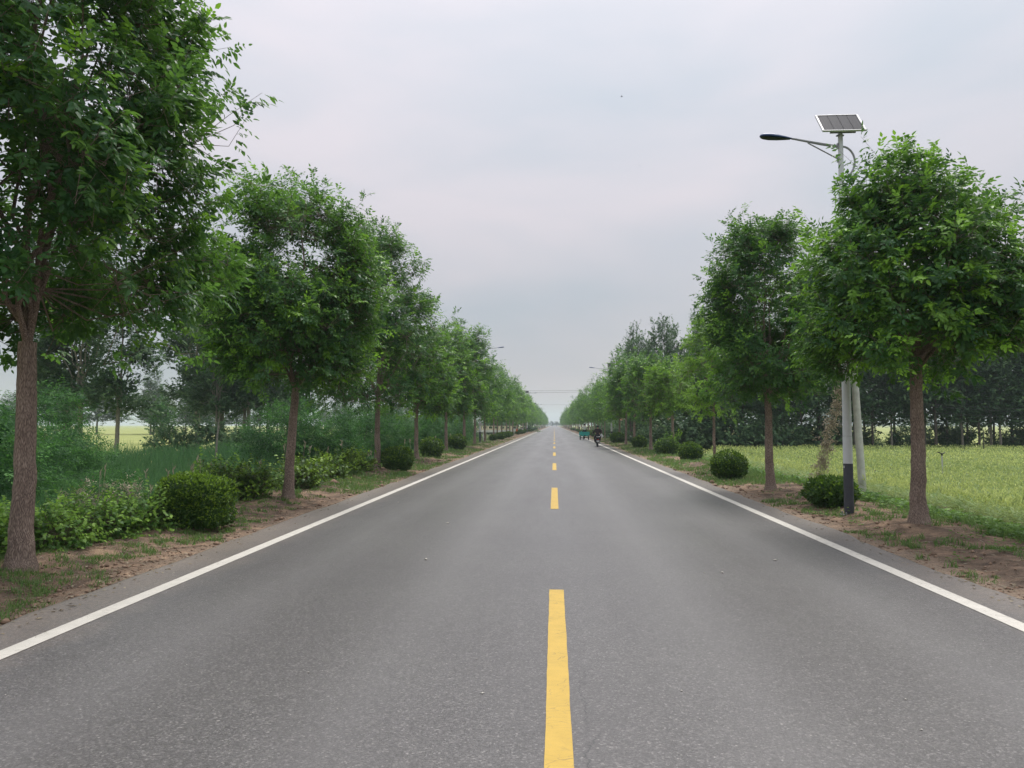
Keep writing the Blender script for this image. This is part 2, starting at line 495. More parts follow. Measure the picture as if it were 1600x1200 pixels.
def strip(name, x0, x1, y0, y1, mat, step):
    ys = np.linspace(y0, y1, max(2, int((y1 - y0) / step) + 1))
    j = lambda s: (fbm(ys * 6 + s, ys * 0 + s, 3) - 0.5) * 0.007
    V = np.concatenate([np.stack([ys * 0 + x0 + j(x0), ys, ys * 0 + 0.004], -1), np.stack([ys * 0 + x1 + j(x1 + 9), ys, ys * 0 + 0.004], -1)])
    n = len(ys)
    a = np.arange(n - 1)
    return link(name, mesh_np(name, V, np.stack([a, a + n, a + n + 1, a + 1], -1), mat=mat), road)
for xc in (-3.85, 3.70):
    o = strip('edge_line', xc - 0.078, xc + 0.078, -12, 1500, M['white'], 0.5)
    o['label'] = 'white edge line along the %s side of the road' % ('left' if xc < 0 else 'right')
strip('centre_dash', -0.052, 0.086, 2.3, 7.26, M['yellow'], 0.05)
for k in range(1, 60):
    strip('centre_dash', -0.075, 0.075, 14.15 + 12.08 * (k - 1), 14.15 + 4.75 + 12.08 * (k - 1), M['yellow'], 0.25)

M['tyre_mark'] = simple('tyre_mark', (0.085, 0.082, 0.08), 0.6, 0, 0.3, 12.0, 0.4)
for k, (xa, xb) in enumerate(((3.12, 3.3), (3.3, 3.5))):
    ys = np.linspace(52.5, 36.0 + 3 * k, 40)
    xm = xa + (xb - xa) * ((52.5 - ys) / 16.5) ** 1.6
    w = 0.035 * np.sin(np.linspace(0.25, PI - 0.1, 40))
    V = np.concatenate([np.stack([xm - w, ys, ys * 0 + 0.003], -1), np.stack([xm + w, ys, ys * 0 + 0.003], -1)])
    a = np.arange(39)
    link('tyre_mark', mesh_np('tyre_mark', V, np.stack([a, a + 40, a + 41, a + 1], -1), mat=M['tyre_mark']), road)

# ------------------------------------------------------------------ foliage toolkit
def nrm(a):
    return a / np.maximum(np.linalg.norm(a, axis=-1, keepdims=True), 1e-9)

def place_leaves(pos, a, n, Ln, Wd, full, tint, rng):
    a = nrm(a)
    b = nrm(np.cross(n, a))
    n = np.cross(a, b)
    N = len(pos)
    curl = rng.uniform(0.02, 0.28, N)[:, None, None]
    fold = rng.uniform(0.05, 0.35, N)[:, None, None]
    if full:
        uv = np.array([(0, 0), (0.3, 0.5), (0.68, 0.38), (1, 0), (0.68, -0.38), (0.3, -0.5)])
        q = np.array([(0, 1, 2, 3), (0, 3, 4, 5)])
    else:
        uv = np.array([(0, 0), (0.42, 0.5), (1, 0), (0.42, -0.5)])
        q = np.array([(0, 1, 2, 3)])
    u, v = uv[None, :, 0:1], uv[None, :, 1:2]
    Lq, Wq = np.reshape(Ln, (-1, 1, 1)) * np.ones((N, 1, 1)), np.reshape(Wd, (-1, 1, 1)) * np.ones((N, 1, 1))
    V = pos[:, None] + u * Lq * a[:, None] + v * Wq * b[:, None] + (np.abs(v) * fold * Wq - u * u * curl * Lq) * n[:, None]
    k = len(uv)
    Qs = (q[None] + (np.arange(N) * k)[:, None, None]).reshape(-1, 4)
    return V.reshape(-1, 3), Qs, np.repeat(tint, k)

def cat(parts):
    Vs, Qs, Ts, b = [], [], [], 0
    for V, Q, T in parts:
        Vs.append(V); Qs.append(Q + b); Ts.append(T)
        b += len(V)
    return np.concatenate(Vs), np.concatenate(Qs), np.concatenate(Ts)

def compound(pos, a, n, rach, ll, lw, k, full, tint, rng):
    """pinnate leaf: pairs of leaflets along a drooping stalk and one at its end"""
    a = nrm(a); b = nrm(np.cross(n, a)); n = np.cross(a, b)
    N = len(pos)
    out = []
    pairs = (k - 1) // 2
    r = np.reshape(rach, (-1, 1)) * np.ones((N, 1))
    for i in range(pairs + 1):
        t = 1.0 if i == pairs else 0.3 + 0.62 * i / max(1, pairs)
        p = pos + a * r * t - n * r * 0.22 * t * t
        for s in ((0,) if i == pairs else (-1, 1)):
            d = a * (1 if s == 0 else 0.62) + s * b * 0.8 - n * 0.3 + rng.normal(0, 0.16, (N, 3))
            sc = rng.uniform(0.55, 1.25, N) * (0.8 if i == 0 else 1.0)
            out.append(place_leaves(p, d, n + rng.normal(0, 0.25, (N, 3)), ll * sc, lw * sc, full, np.clip(tint + rng.normal(0, 0.06, N), 0, 1), rng))
    return cat(out)

def sticks(p0, p1, r0, r1, k=3):
    p0, p1 = np.asarray(p0, float).reshape(-1, 3), np.asarray(p1, float).reshape(-1, 3)
    d = nrm(p1 - p0)
    ref = np.where(np.abs(d[:, 2:3]) < 0.9, np.array([[0, 0, 1.0]]), np.array([[1.0, 0, 0]]))
    u = nrm(np.cross(ref, d)); w = np.cross(d, u)
    r0 = np.reshape(r0, (-1, 1)) * np.ones((len(p0), 1)); r1 = np.reshape(r1, (-1, 1)) * np.ones((len(p0), 1))
    an = [2 * PI * i / k for i in range(k)]
    V = np.stack([p0 + (u * math.cos(t) + w * math.sin(t)) * r0 for t in an] + [p1 + (u * math.cos(t) + w * math.sin(t)) * r1 for t in an], 1)
    q = np.array([(i, (i + 1) % k, k + (i + 1) % k, k + i) for i in range(k)])
    return V.reshape(-1, 3), (q[None] + (np.arange(len(p0)) * 2 * k)[:, None, None]).reshape(-1, 4), np.zeros(len(p0) * 2 * k)

def tube_np(pts, rad, k=8, wob=0.0, rng=None):
    pts = np.asarray(pts, float); rad = np.asarray(rad, float)
    d = nrm(np.gradient(pts, axis=0))
    ref = np.array([1.0, 0.13, 0.0])
    u = nrm(ref - d * (d @ ref)[:, None]); w = np.cross(d, u)
    an = np.arange(k) * 2 * PI / k
    rr = rad[:, None] * np.ones((1, k))
    if wob and rng is not None:
        rr = rr * (1 + rng.normal(0, wob, rr.shape))
    V = pts[:, None] + (u[:, None] * np.cos(an)[None, :, None] + w[:, None] * np.sin(an)[None, :, None]) * rr[..., None]
    m = len(pts)
    i, j = np.meshgrid(np.arange(m - 1), np.arange(k), indexing='ij')
    a = i * k + j; b = i * k + (j + 1) % k
    return V.reshape(-1, 3), np.stack([a, b, b + k, a + k], -1).reshape(-1, 4), np.zeros(m * k)

def trunk(h, r, rng, k=14, lean=(0, 0), flare=0.5, m=28, top=0.72):
    t = np.linspace(0, 1, m) ** 1.3
    z = t * h
    wx = np.cumsum(rng.normal(0, 0.004, m)) * h * 0.5
    wy = np.cumsum(rng.normal(0, 0.004, m)) * h * 0.5
    pts = np.stack([lean[0] * t + wx - wx[0], lean[1] * t + wy - wy[0], z - 0.12 * (t == 0)], -1)
    rad = r * (1 - (1 - top) * t) * (1 + flare * np.exp(-z / (0.09 + r * 0.5)))
    V, Q, T = tube_np(pts, rad, k, 0.025, rng)
    return (V, Q, T), pts[-1], rad[-1]

def crown(seed, H, Rr, n_limb=8, n_clump=60, n_shoot=600, sig=0.3, leaf='ash', full=False, per=7, size=1.0, base=(0, 0, 0), r0=0.06,
          shape=(0.5, 0.55), young=0.25, twigs=True, up=0.75, lobes=0.25, zs=1.0, hollow=0.3, skew=(0, 0), k=7, low=0.1, tmin=0.0):
    """limbs, branches and leaves of one crown that starts at base and rises H"""
    rng = np.random.RandomState(seed)
    base = np.array(base, float)
    pa, pb = shape
    tm = pa / (pa + pb)
    norm = (tm + low) ** pa * (1 - tm) ** pb
    prof = lambda t: Rr * (np.clip(t, 0, 1) + low) ** pa * np.clip(1 - t, 0.0, 1) ** pb / norm
    ph = rng.rand(4) * 6.28
    def lob(az, t):
        return 1 + lobes * (0.5 * np.sin(2 * az + ph[0] + 3 * t) + 0.35 * np.sin(3 * az + ph[1] - 5 * t) + 0.3 * np.sin(5 * az + ph[2] + 9 * t))
    # clumps
    cs = []
    while len(cs) < n_clump:
        t = rng.uniform(tmin, 0.97)
        if rng.rand() > (prof(t) / Rr) ** 1.6 + 0.05:
            continue
        az = rng.uniform(0, 2 * PI)
        f = hollow + (1 - hollow) * math.sqrt(rng.rand())
        rad = prof(t) * f * lob(az, t) * 0.92
        cs.append((math.cos(az) * rad + skew[0] * t, math.sin(az) * rad + skew[1] * t, t * H, f))
    cs = np.array(cs)
    cen = cs[:, :3]
    bv = []
    # limbs
    nodes = [np.zeros((1, 3))]
    nr = [np.array([r0])]
    for i in range(n_limb):
        az = 2 * PI * (i + rng.uniform(-0.3, 0.3)) / n_limb * (1 if n_limb < 6 else 2.4)
        t = 0.93 if i == 0 else rng.uniform(0.35, 0.88)
        rad = prof(t) * lob(az, t) * (0.1 if i == 0 else 0.62)
        e = np.array([math.cos(az) * rad + skew[0] * t, math.sin(az) * rad + skew[1] * t, t * H])
        c1 = np.array([e[0] * 0.42, e[1] * 0.42, e[2] * 0.3 + 0.04 * H]) + rng.normal(0, 0.04 * H, 3) * 0.5
        s = np.linspace(0, 1, 9)[:, None]
        p = (1 - s) ** 2 * 0 + 2 * s * (1 - s) * c1 + s * s * e + np.concatenate([np.zeros((2, 3)), rng.normal(0, 0.012 * H, (7, 3))])
        rr = r0 * (0.48 if i else 0.75) * (1 - 0.85 * s[:, 0])
        bv.append(tube_np(p + base, rr, 6))
        nodes.append(p[2:]); nr.append(rr[2:])
    nodes = np.concatenate(nodes); nr = np.concatenate(nr)
    # each clump hangs on the nearest lower limb point
    dd = np.linalg.norm(cen[:, None] - nodes[None], axis=-1) + 0.5 * np.clip(nodes[None, :, 2] - cen[:, None, 2] + 0.05, 0, None)
    j = dd.argmin(1)
    midp = nodes[j] * 0.45 + cen * 0.55 - np.array([0, 0, 0.05 * H]) * rng.rand(len(cen), 1)
    ra = np.minimum(nr[j] * 0.4, 0.009 * size + 0.003)
    bv.append(sticks(nodes[j] + base, midp + base, ra, ra * 0.7, 4))
    bv.append(sticks(midp + base, cen + base, ra * 0.7, ra * 0.35, 4))
    # shoots
    w = rng.randint(0, n_clump, n_shoot)
    sg = sig * rng.uniform(0.6, 1.3, n_clump)[w][:, None]
    P = cen[w] + np.clip(rng.normal(0, 1, (n_shoot, 3)), -1.8, 1.8) * sg * np.array([1, 1, zs])
    ax = np.array([skew[0], skew[1], 0]) * np.clip(P[:, 2:3] / H, 0, 1)
    outv = nrm((P - ax) * np.array([1, 1, 0.0]) + 1e-6)
    tt = np.clip(P[:, 2] / H, 0, 1)
    d = nrm(outv * (1.05 - 0.7 * tt)[:, None] + np.array([0, 0, 1.0]) * (up * (0.35 + 1.0 * tt))[:, None] + rng.normal(0, 0.35, (n_shoot, 3)))
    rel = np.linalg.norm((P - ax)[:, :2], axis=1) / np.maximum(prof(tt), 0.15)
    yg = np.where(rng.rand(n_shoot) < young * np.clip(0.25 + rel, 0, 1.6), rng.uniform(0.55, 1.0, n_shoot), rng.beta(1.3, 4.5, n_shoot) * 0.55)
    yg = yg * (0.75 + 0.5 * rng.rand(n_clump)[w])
    slen = 0.34 * size * rng.uniform(0.7, 1.4, n_shoot)
    if twigs:
        bv.append(sticks(cen[w] + base, P + base, 0.006 * size, 0.0035 * size, 3))
        bv.append(sticks(P + base, P + d * slen[:, None] + base, 0.0035 * size, 0.002 * size, 3))
    # leaves round each shoot
    ref = nrm(np.cross(d, rng.normal(0, 1, (n_shoot, 3))))
    ref2 = np.cross(d, ref)
    parts = []
    for i in range(per):
        s = (i + 0.6) / per
        an = i * 2.4 + (PI if i % 2 else 0)
        o = ref * math.cos(an) + ref2 * math.sin(an)
        la = o * (0.95 - 0.5 * s) + d * (0.35 + 0.6 * s) + np.array([0, 0, -0.22])
        n = d + np.array([0, 0, 0.7]) + rng.normal(0, 0.2, (n_shoot, 3))
        p = P + d * (slen * s)[:, None] + base
        ti = np.clip(yg * (0.6 + 0.5 * s) + rng.normal(0, 0.05, n_shoot), 0, 1)
        if leaf == 'ash':
            parts.append(compound(p, la, n, 0.2 * size * rng.uniform(0.7, 1.2, n_shoot), 0.09 * size, 0.042 * size, k, full, ti, rng))
        elif leaf == 'locust':
            parts.append(compound(p, la, n, 0.2 * size, 0.075 * size, 0.032 * size, k, full, ti, rng))
        else:
            parts.append(place_leaves(p, la + np.array([0, 0, -0.3]), n + rng.normal(0, 0.5, (n_shoot, 3)), 0.11 * size * rng.uniform(0.7, 1.2, n_shoot), 0.085 * size, full, ti, rng))
    return cat(parts), cat(bv)

def tree(name, loc, seed, h0, tr, H, Rr, leafmat='ash_leaf', barkmat='bark', lean=(0, 0), tk=14, **kw):
    """returns an Empty with trunk, branches, crown"""
    rng = np.random.RandomState(seed + 900)
    e = empty(name, loc)
    (V, Q, T), top, rt = trunk(h0, tr, rng, tk, lean)
    link('trunk', mesh_np('trunk', V, Q, smooth=True, mat=M[barkmat]), e)
    (V, Q, T), (bV, bQ, _) = crown(seed, H, Rr, base=top - np.array([0, 0, 0.06]), r0=rt * 0.95, **kw)
    link('branches', mesh_np('branches', bV, bQ, smooth=True, mat=M[barkmat]), e)
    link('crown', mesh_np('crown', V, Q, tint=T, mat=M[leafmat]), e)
    return e

def copy_tree(src, loc, rz, sc=(1, 1, 1), name=None):
    r = src.copy()
    C.objects.link(r)
    r.location = loc
    r.rotation_euler = (0, 0, rz)
    r.scale = sc
    for ch in src.children:
        c = ch.copy()
        C.objects.link(c)
        c.parent = r
        for g in ch.children:
            d = g.copy()
            C.objects.link(d)
            d.parent = c
    return r
#--PART2--
# ------------------------------------------------------------------ roadside trees
NEAR = [
    # label, x, y, seed, fork height, trunk radius, crown height, crown radius, options
    ('large dark green tree nearest the camera, its crown cut by the top left corner', -5.67, 7.6, 11, 2.42, 0.118, 6.2, 1.78,
     dict(full=True, n_clump=150, n_shoot=2000, sig=0.26, n_limb=10, young=0.09, tmin=0.06, shape=(0.3, 0.42), low=0.12, lobes=0.2, per=7, size=1.02)),
    ('broad green tree behind the box-shaped bush, second in the left row', -5.6, 15.3, 23, 2.32, 0.105, 4.15, 1.62,
     dict(n_clump=160, n_shoot=1950, sig=0.25, n_limb=9, young=0.27, size=1.03, tmin=0.05, shape=(0.34, 0.42), low=0.12, lobes=0.1, lean=(0.12, 0))),
    ('tall narrow-topped tree, third in the left row', -6.08, 25.07, 34, 2.5, 0.11, 5.6, 1.9,
     dict(n_clump=110, n_shoot=1300, sig=0.27, young=0.14, shape=(0.36, 0.6), low=0.15, size=1.2)),
    ('low bright-edged tree, fourth in the left row', -6.04, 32.18, 45, 2.3, 0.1, 3.4, 1.45,
     dict(n_clump=70, n_shoot=750, sig=0.26, young=0.3, shape=(0.42, 0.5), low=0.12, size=1.3)),
    ('slender pale green tree, fifth in the left row', -6.3, 42.7, 56, 2.4, 0.1, 4.5, 1.5,
     dict(n_clump=70, n_shoot=700, sig=0.27, young=0.28, shape=(0.4, 0.55), low=0.12, size=1.55)),
    ('tall dark tree before the far lamp, sixth in the left row', -6.15, 50.3, 67, 2.4, 0.11, 5.7, 1.7,
     dict(n_clump=70, n_shoot=700, sig=0.3, young=0.1, shape=(0.38, 0.5), low=0.12, size=1.65)),
    ('rounded tree beside the solar lamp, nearest in the right row', 5.56, 11.68, 78, 2.38, 0.115, 3.15, 1.42,
     dict(full=True, n_clump=115, n_shoot=1550, sig=0.23, n_limb=9, young=0.38, size=0.98, tmin=0.07, shape=(0.27, 0.5), low=0.1, lobes=0.15, skew=(0.2, 0))),
    ('dark upright tree just past the solar lamp, second in the right row', 5.19, 18.16, 89, 2.2, 0.105, 4.15, 1.4,
     dict(n_clump=100, n_shoot=1400, sig=0.22, n_limb=9, young=0.16, size=1.02, tmin=0.05, shape=(0.36, 0.48), low=0.12, lobes=0.2)),
    ('thin young tree with lime green leaves, third in the right row', 5.47, 25.73, 91, 2.2, 0.055, 2.7, 0.95,
     dict(n_clump=28, n_shoot=260, sig=0.2, young=0.6, n_limb=5, leafmat='young_leaf', size=1.1)),
    ('small lime green tree with a round head, fourth in the right row', 6.75, 42.5, 102, 2.55, 0.09, 2.4, 1.25,
     dict(n_clump=40, n_shoot=420, sig=0.24, young=0.55, leafmat='young_leaf', shape=(0.36, 0.45), size=1.25)),
    ('round green tree left of the lime green one, fifth in the right row', 5.88, 45.5, 113, 2.25, 0.1, 3.4, 1.4,
     dict(n_clump=60, n_shoot=600, sig=0.26, young=0.28, shape=(0.38, 0.45), size=1.25)),
    ('bushy mid green tree, sixth in the right row', 5.52, 51.5, 124, 2.3, 0.1, 4.1, 1.55,
     dict(n_clump=60, n_shoot=560, sig=0.28, young=0.22, shape=(0.38, 0.5), size=1.3)),
]
for lab, x, y, sd, h0, tr, H, Rr, kw in NEAR:
    kw = dict(kw)
    lean = kw.pop('lean', (0, 0))
    e = tree('roadside_tree', (x, y, gz1(x, y)), sd, h0, tr, H, Rr, lean=lean, tk=18 if y < 20 else 10, **kw)
    tag(e, lab, 'tree', 'trees planted along the left verge' if x < 0 else 'trees planted along the right verge')

VAR = [tree('roadside_tree', (0, 0, 0), 200 + i, 2.35, 0.1, 3.7 + 0.3 * i, 1.5, tk=7, n_clump=50, n_shoot=420, per=6, k=5, sig=0.3,
            size=1.8, twigs=False, young=(0.35, 0.1, 0.22, 0.16)[i], shape=(0.38, 0.5), low=0.12) for i in range(4)]
used = set()
rs = random.Random(3)
def far_tree(x, y, n, side):
    i = rs.randrange(4)
    s = rs.uniform(0.8, 1.12)
    loc, rz = (x, y, gz1(x, y)), rs.uniform(0, 6.28)
    if i not in used:
        used.add(i)
        e = VAR[i]
        e.location, e.rotation_euler, e.scale = loc, (0, 0, rz), (s, s, s)
    else:
        e = copy_tree(VAR[i], loc, rz, (s * rs.uniform(0.85, 1.05), s * rs.uniform(0.85, 1.05), s * rs.uniform(0.92, 1.12)))
    tag(e, 'leafy green roadside tree, %s from the camera in the %s row' % (ordinal(n), side), 'tree', 'trees planted along the %s verge' % side)
y, n = 57.5, 7
while y < 520:
    far_tree(-6.15 + rs.uniform(-0.15, 0.15), y + rs.uniform(-0.5, 0.5), n, 'left')
    y += 7.6 if y < 250 else 9.0
    n += 1
y, n = 58.5, 7
while y < 520:
    far_tree(5.7 + rs.uniform(-0.15, 0.15), y + rs.uniform(-0.5, 0.5), n, 'right')
    y += 7.8 if y < 250 else 9.0
    n += 1

# ------------------------------------------------------------------ poplars
def poplar(seed, h0, tr, H, Rr, bark, n_shoot=700, size=2.0, young=0.2, **kw):
    return tree('poplar_tree', (0, 0, 0), seed, h0, tr, H, Rr, 'poplar_leaf', bark, tk=8, leaf='simple', n_clump=44, n_shoot=n_shoot, per=7,
                sig=0.34, zs=1.5, size=size, twigs=False, young=young, shape=kw.pop('shape', (0.25, 0.45)), up=1.3, low=0.08, lobes=0.35, n_limb=10, hollow=0.2, **kw)
class Kind:
    """hands out the first one itself, then copies"""
    def __init__(self, protos):
        self.p, self.u = protos, set()
    def put(self, i, loc, rz, sc=(1, 1, 1)):
        i %= len(self.p)
        if i in self.u:
            return copy_tree(self.p[i], loc, rz, sc)
        self.u.add(i)
        e = self.p[i]
        e.location, e.rotation_euler, e.scale = loc, (0, 0, rz), sc
        return e
row = Kind([poplar(301 + i, 2.3 + 0.35 * i, 0.1, 6.6 + 0.5 * i, 1.1, 'dark_bark' if i % 2 else 'poplar_bark', 560, 2.1) for i in range(4)])
i = 0
for y0, st, x0, x1 in ((57.5, 1.35, 10.5, 54), (60.0, 1.6, 9.5, 58)):
    x, m = x0, 0
    while x < x1:
        px, py = x + rs.uniform(-0.4, 0.4), y0 + rs.uniform(-0.6, 0.6)
        s = rs.uniform(0.82, 1.12) * (1.0 if x > 20 else 0.85)
        e = row.put(i if i < 4 else rs.randrange(4), (px, py, gz1(px, py)), rs.uniform(0, 6.28), (s * 1.1, s * 1.1, s))
        m += 1
        tag(e, 'slim dark poplar behind the right field, %s from the road in its %s line' % (ordinal(m), {57.5: 'front', 60.0: 'middle', 63.0: 'back'}[y0]), 'tree', 'poplars in the row behind the right field')
        x += st * rs.uniform(0.7, 1.3)
        i += 1
tall = Kind([poplar(331 + i, 3.0, 0.13, 10.0 + 0.8 * i, 1.3, 'dark_bark', 950, 2.0, shape=(0.3, 0.7)) for i in range(2)])
for i, (x, y, s) in enumerate(((7.6, 74, 0.92), (9.2, 76, 0.8), (11.0, 75, 1.12), (12.3, 78, 0.9), (13.8, 76, 0.95), (15.2, 79, 1.0), (16.4, 74, 1.08), (17.8, 77, 1.2), (20.4, 75, 1.05), (8.4, 79, 0.9), (10.2, 80, 1.0), (14.6, 73, 0.88), (17.0, 80, 1.0), (22.4, 78, 1.15))):
    e = tall.put(i, (x, y, gz1(x, y)), i * 1.7, (s, s, s))
    tag(e, 'tall poplar rising above the right roadside trees, %s from the road' % ordinal((1, 3, 5, 6, 7, 9, 10, 12, 13, 2, 4, 8, 11, 14)[i]), 'tree', 'tall poplars behind the right row')
pale = Kind([poplar(341 + i, 4.2 - 0.6 * i, 0.15, 10.5 + i, 2.0, 'poplar_bark', 1700, 1.8) for i in range(2)])
LP = ((-25.9, 52, 1.0), (-24.9, 54, 0.9), (-24.1, 52, 1.02), (-23.4, 50, 0.85), (-22.3, 52, 0.95), (-21.7, 51.2, 1.0), (-21.0, 53, 0.9), (-19.6, 56, 0.85), (-28.2, 57, 0.8))
for i, (x, y, s) in enumerate(LP):
    e = pale.put(i, (x, y, gz1(x, y) - 0.1), i * 2.1, (s, s, s))
    tag(e, 'pale-trunked poplar in the left clump beyond the reeds, %s from its left end' % ordinal([8, 0, 1, 2, 3, 4, 5, 6, 7].index(i) + 1), 'tree', 'pale-trunked poplars in the left clump')
for i, (x, y, s, lab) in enumerate(((-24.3, 36.5, 0.8, 'grey green poplar half hidden by the nearest left trunk'), (-26.4, 38.5, 0.95, 'tall grey green poplar just left of the nearest trunk'), (-22.6, 37.0, 0.72, 'grey green poplar right of the nearest left trunk, above the feathery bushes'))):
    e = pale.put(i, (x, y, gz1(x, y) - 0.1), i * 1.3 + 0.4, (s * 1.15, s * 1.15, s))
    tag(e, lab, 'tree', 'poplars behind the nearest left tree')
x, i = -112.0, 0
while x < -52:
    s = rs.uniform(0.75, 1.15)
    e = tall.put(i, (x, 150 + rs.uniform(-9, 9), -0.3), i * 1.1, (s * 1.7, s * 1.7, s * 0.9))
    tag(e, 'hazy grey tree across the left field, %s from the left' % ordinal(i + 1), 'tree', 'hazy trees across the left field')
    x += rs.uniform(2.5, 4.2)
    i += 1
for i in range(16):
    s = rs.uniform(0.7, 1.0)
    e = tall.put(i, (-24 - i * 3.4, 215 + rs.uniform(-20, 25), -0.3), i * 1.9, (s * 2, s * 2, s * 0.8))
    tag(e, 'far hazy tree under the left row of crowns, %s from the road' % ordinal(i + 1), 'tree', 'hazy trees far behind the left row')
for i in range(18):
    s = rs.uniform(0.7, 1.05)
    e = tall.put(i, (30 + i * 9.0 + rs.uniform(-3, 3), 190 + rs.uniform(-20, 30), -0.4), i * 1.9, (s * 2.2, s * 2.2, s * 0.8))
    tag(e, 'far hazy tree glimpsed between the right field poplars, %s from the road' % ordinal(i + 1), 'tree', 'hazy trees far behind the right field')
for i in range(12):
    s = rs.uniform(0.7, 1.0)
    e = tall.put(i, (-27.5 + i * 5.0, 760 + rs.uniform(-30, 60), -0.2), i * 1.3, (s * 2.2, s * 2.2, s * 0.55))
    tag(e, 'bluish hazy tree at the vanishing end of the road, %s from the left' % ordinal(i + 1), 'tree', 'hazy trees at the end of the road')

# ------------------------------------------------------------------ bushes beyond the ditch
loc_k = Kind([tree('locust_bush', (0, 0, 0), 401 + i, 0.5, 0.08, 3.3 + 0.3 * i, 1.9, 'locust_leaf', 'dark_bark', tk=7, leaf='locust', n_clump=56, n_shoot=1050,
              per=6, k=5, sig=0.34, zs=0.6, size=1.5, twigs=False, young=0.4, shape=(0.2, 0.45), low=0.05, up=0.4, lobes=0.3, n_limb=9) for i in range(3)])
LB = [(-13.6, 36.5, 1.0, 'feathery green bush directly behind the second left trunk'),
      (-12.2, 38.0, 1.08, 'wide feathery bush between the second and third left trunks'),
      (-11.4, 43.0, 1.0, 'feathery green bush just left of the third left trunk'),
      (-12.0, 50.0, 1.1, 'feathery bush behind the third and fourth left trunks'),
      (-11.8, 58.0, 1.05, 'dark feathery bush behind the fourth left trunk'),
      (-12.2, 68.0, 1.1, 'hazy feathery bush left of the fifth left trunk'),
      (-12.0, 80.0, 1.2, 'hazy feathery bush behind the fifth left trunk'),
      (-13.0, 94.0, 1.3, 'hazy feathery bush left of the bridge railing'),
      (-15.6, 17.6, 1.15, 'feathery green bush at the left frame edge beyond the reeds'),
      (-16.0, 22.0, 0.8, 'low feathery bush just right of the nearest left trunk'),
      (-11.6, 18.9, 0.55, 'feathery bush drooping over the reeds near the dry stalks'),
      (-17.2, 24.0, 0.85, 'feathery bush below the grey green poplars'),
      (-19.6, 27.0, 1.0, 'feathery bush behind the nearest left trunk')]
for i, (x, y, s, lab) in enumerate(LB):
    e = loc_k.put(i, (x, y, max(gz1(x, y), -1.5) - 0.1), i * 1.9, (s * 1.05, s * 1.05, s * (1.0 if y > 30 else 0.85)))
    tag(e, lab, 'bush', 'feathery bushes beyond the ditch')
und = Kind([tree('field_bush', (0, 0, 0), 421 + i, 0.3, 0.05, 2.1, 1.5, 'poplar_leaf', 'dark_bark', tk=6, leaf='simple', n_clump=30, n_shoot=330, per=6,
            sig=0.34, size=2.2, twigs=False, young=0.3, shape=(0.25, 0.45), up=0.6) for i in range(2)])
for i in range(13):
    x = 8.6 + i * 0.95 + rs.uniform(-0.3, 0.3)
    yb = 56.5 + rs.uniform(-0.6, 1.5)
    s = rs.uniform(0.7, 1.15)
    e = und.put(i, (x, yb, gz1(x, yb)), i * 1.3, (s, s, s))
    tag(e, 'dark bush at the foot of the right poplar row, %s from the road' % ordinal(i + 1), 'bush', 'bushes at the foot of the poplar row')
for i in range(24):
    x = 20 + i * 1.45 + rs.uniform(-0.5, 0.5)
    yb = 57.5 + rs.uniform(-0.6, 6)
    s = rs.uniform(0.3, 0.85)
    e = und.put(i, (x, yb, gz1(x, yb)), i * 1.3, (s, s, s))
    tag(e, 'low scrub bush between the poplar trunks, %s from its left end' % ordinal(i + 1), 'bush', 'low scrub between the poplar trunks')
for i, (x, y, s, lab) in enumerate(((-19.2, 46, 0.8, 'dark scrub bush at the foot of the pale poplars, nearest the second trunk'), (-22.6, 47, 0.85, 'dark scrub bush in front of the pale-trunked poplars'), (-24.6, 46, 0.75, 'leafy scrub bush at the left foot of the pale poplars'),
        (-20.8, 48, 0.6, 'low scrub bush under the middle pale poplars'))):
    e = und.put(i, (x, y, gz1(x, y)), i * 2.0, (s, s, s))
    tag(e, lab, 'bush', 'scrub under the pale poplars')
for i in range(14):
    x, yb = -9.5 - i * 2.6, 168 + rs.uniform(-6, 10)
    s = rs.uniform(1.2, 2.0)
    e = und.put(i, (x, yb, -0.6), i * 1.3, (s * 1.3, s, s * 0.9))
    tag(e, 'dark hazy bush behind the bridge railing, %s from the road' % ordinal(i + 1), 'bush', 'bushes behind the bridge')
for i, (x, yb) in enumerate(((8.6, 70), (9.4, 82), (8.4, 88), (10.2, 95), (8.8, 102), (19.6, 108), (8.6, 118), (10.5, 128), (9.0, 138), (11.5, 150), (9.2, 162))):
    s = rs.uniform(0.8, 1.25)
    e = und.put(i, (x, yb, gz1(x, yb)), i * 1.3, (s, s, s))
    tag(e, 'dark bush behind the far right trunks, %s from the camera' % ordinal(i + 1), 'bush', 'bushes behind the far right trunks')
sap = tree('poplar_sapling', (-41.5, 76, -0.35), 431, 0.7, 0.06, 3.9, 0.95, 'locust_leaf', 'dark_bark', tk=7, leaf='simple', n_clump=26, n_shoot=330, per=6, sig=0.28, zs=1.4,
           size=2.2, twigs=False, young=0.3, shape=(0.25, 0.5), up=1.2)
tag(sap, 'young pointed tree standing alone at the edge of the left field', 'tree')
mb = MB().tube([(0, 0, 0), (0.02, 0, 1.3), (0.06, 0.02, 2.4), (0.14, 0.02, 3.3)], [0.06, 0.055, 0.045, 0.02], 8)
mb.tube([(0.05, 0, 2.2), (0.2, 0, 2.9)], [0.025, 0.012], 6)
st = mb.build('bare_stem', M['poplar_bark'], loc=(-16.9, 36, gz1(-16.9, 36)))
tag(st, 'thin bare pale stem standing in the reeds left of the second tree', 'stem')
dead = tree('dry_bush', (-9.9, 16.3, gz1(-9.9, 16.3) + 0.35), 441, 0.35, 0.03, 1.25, 0.6, 'dry', 'twig', tk=6, leaf='locust', n_clump=22, n_shoot=240, per=5, k=5, sig=0.2, size=0.8,
            young=0.5, shape=(0.2, 0.3), up=0.1)
tag(dead, 'brown dry bush in the reeds right of the nearest trunk', 'bush')

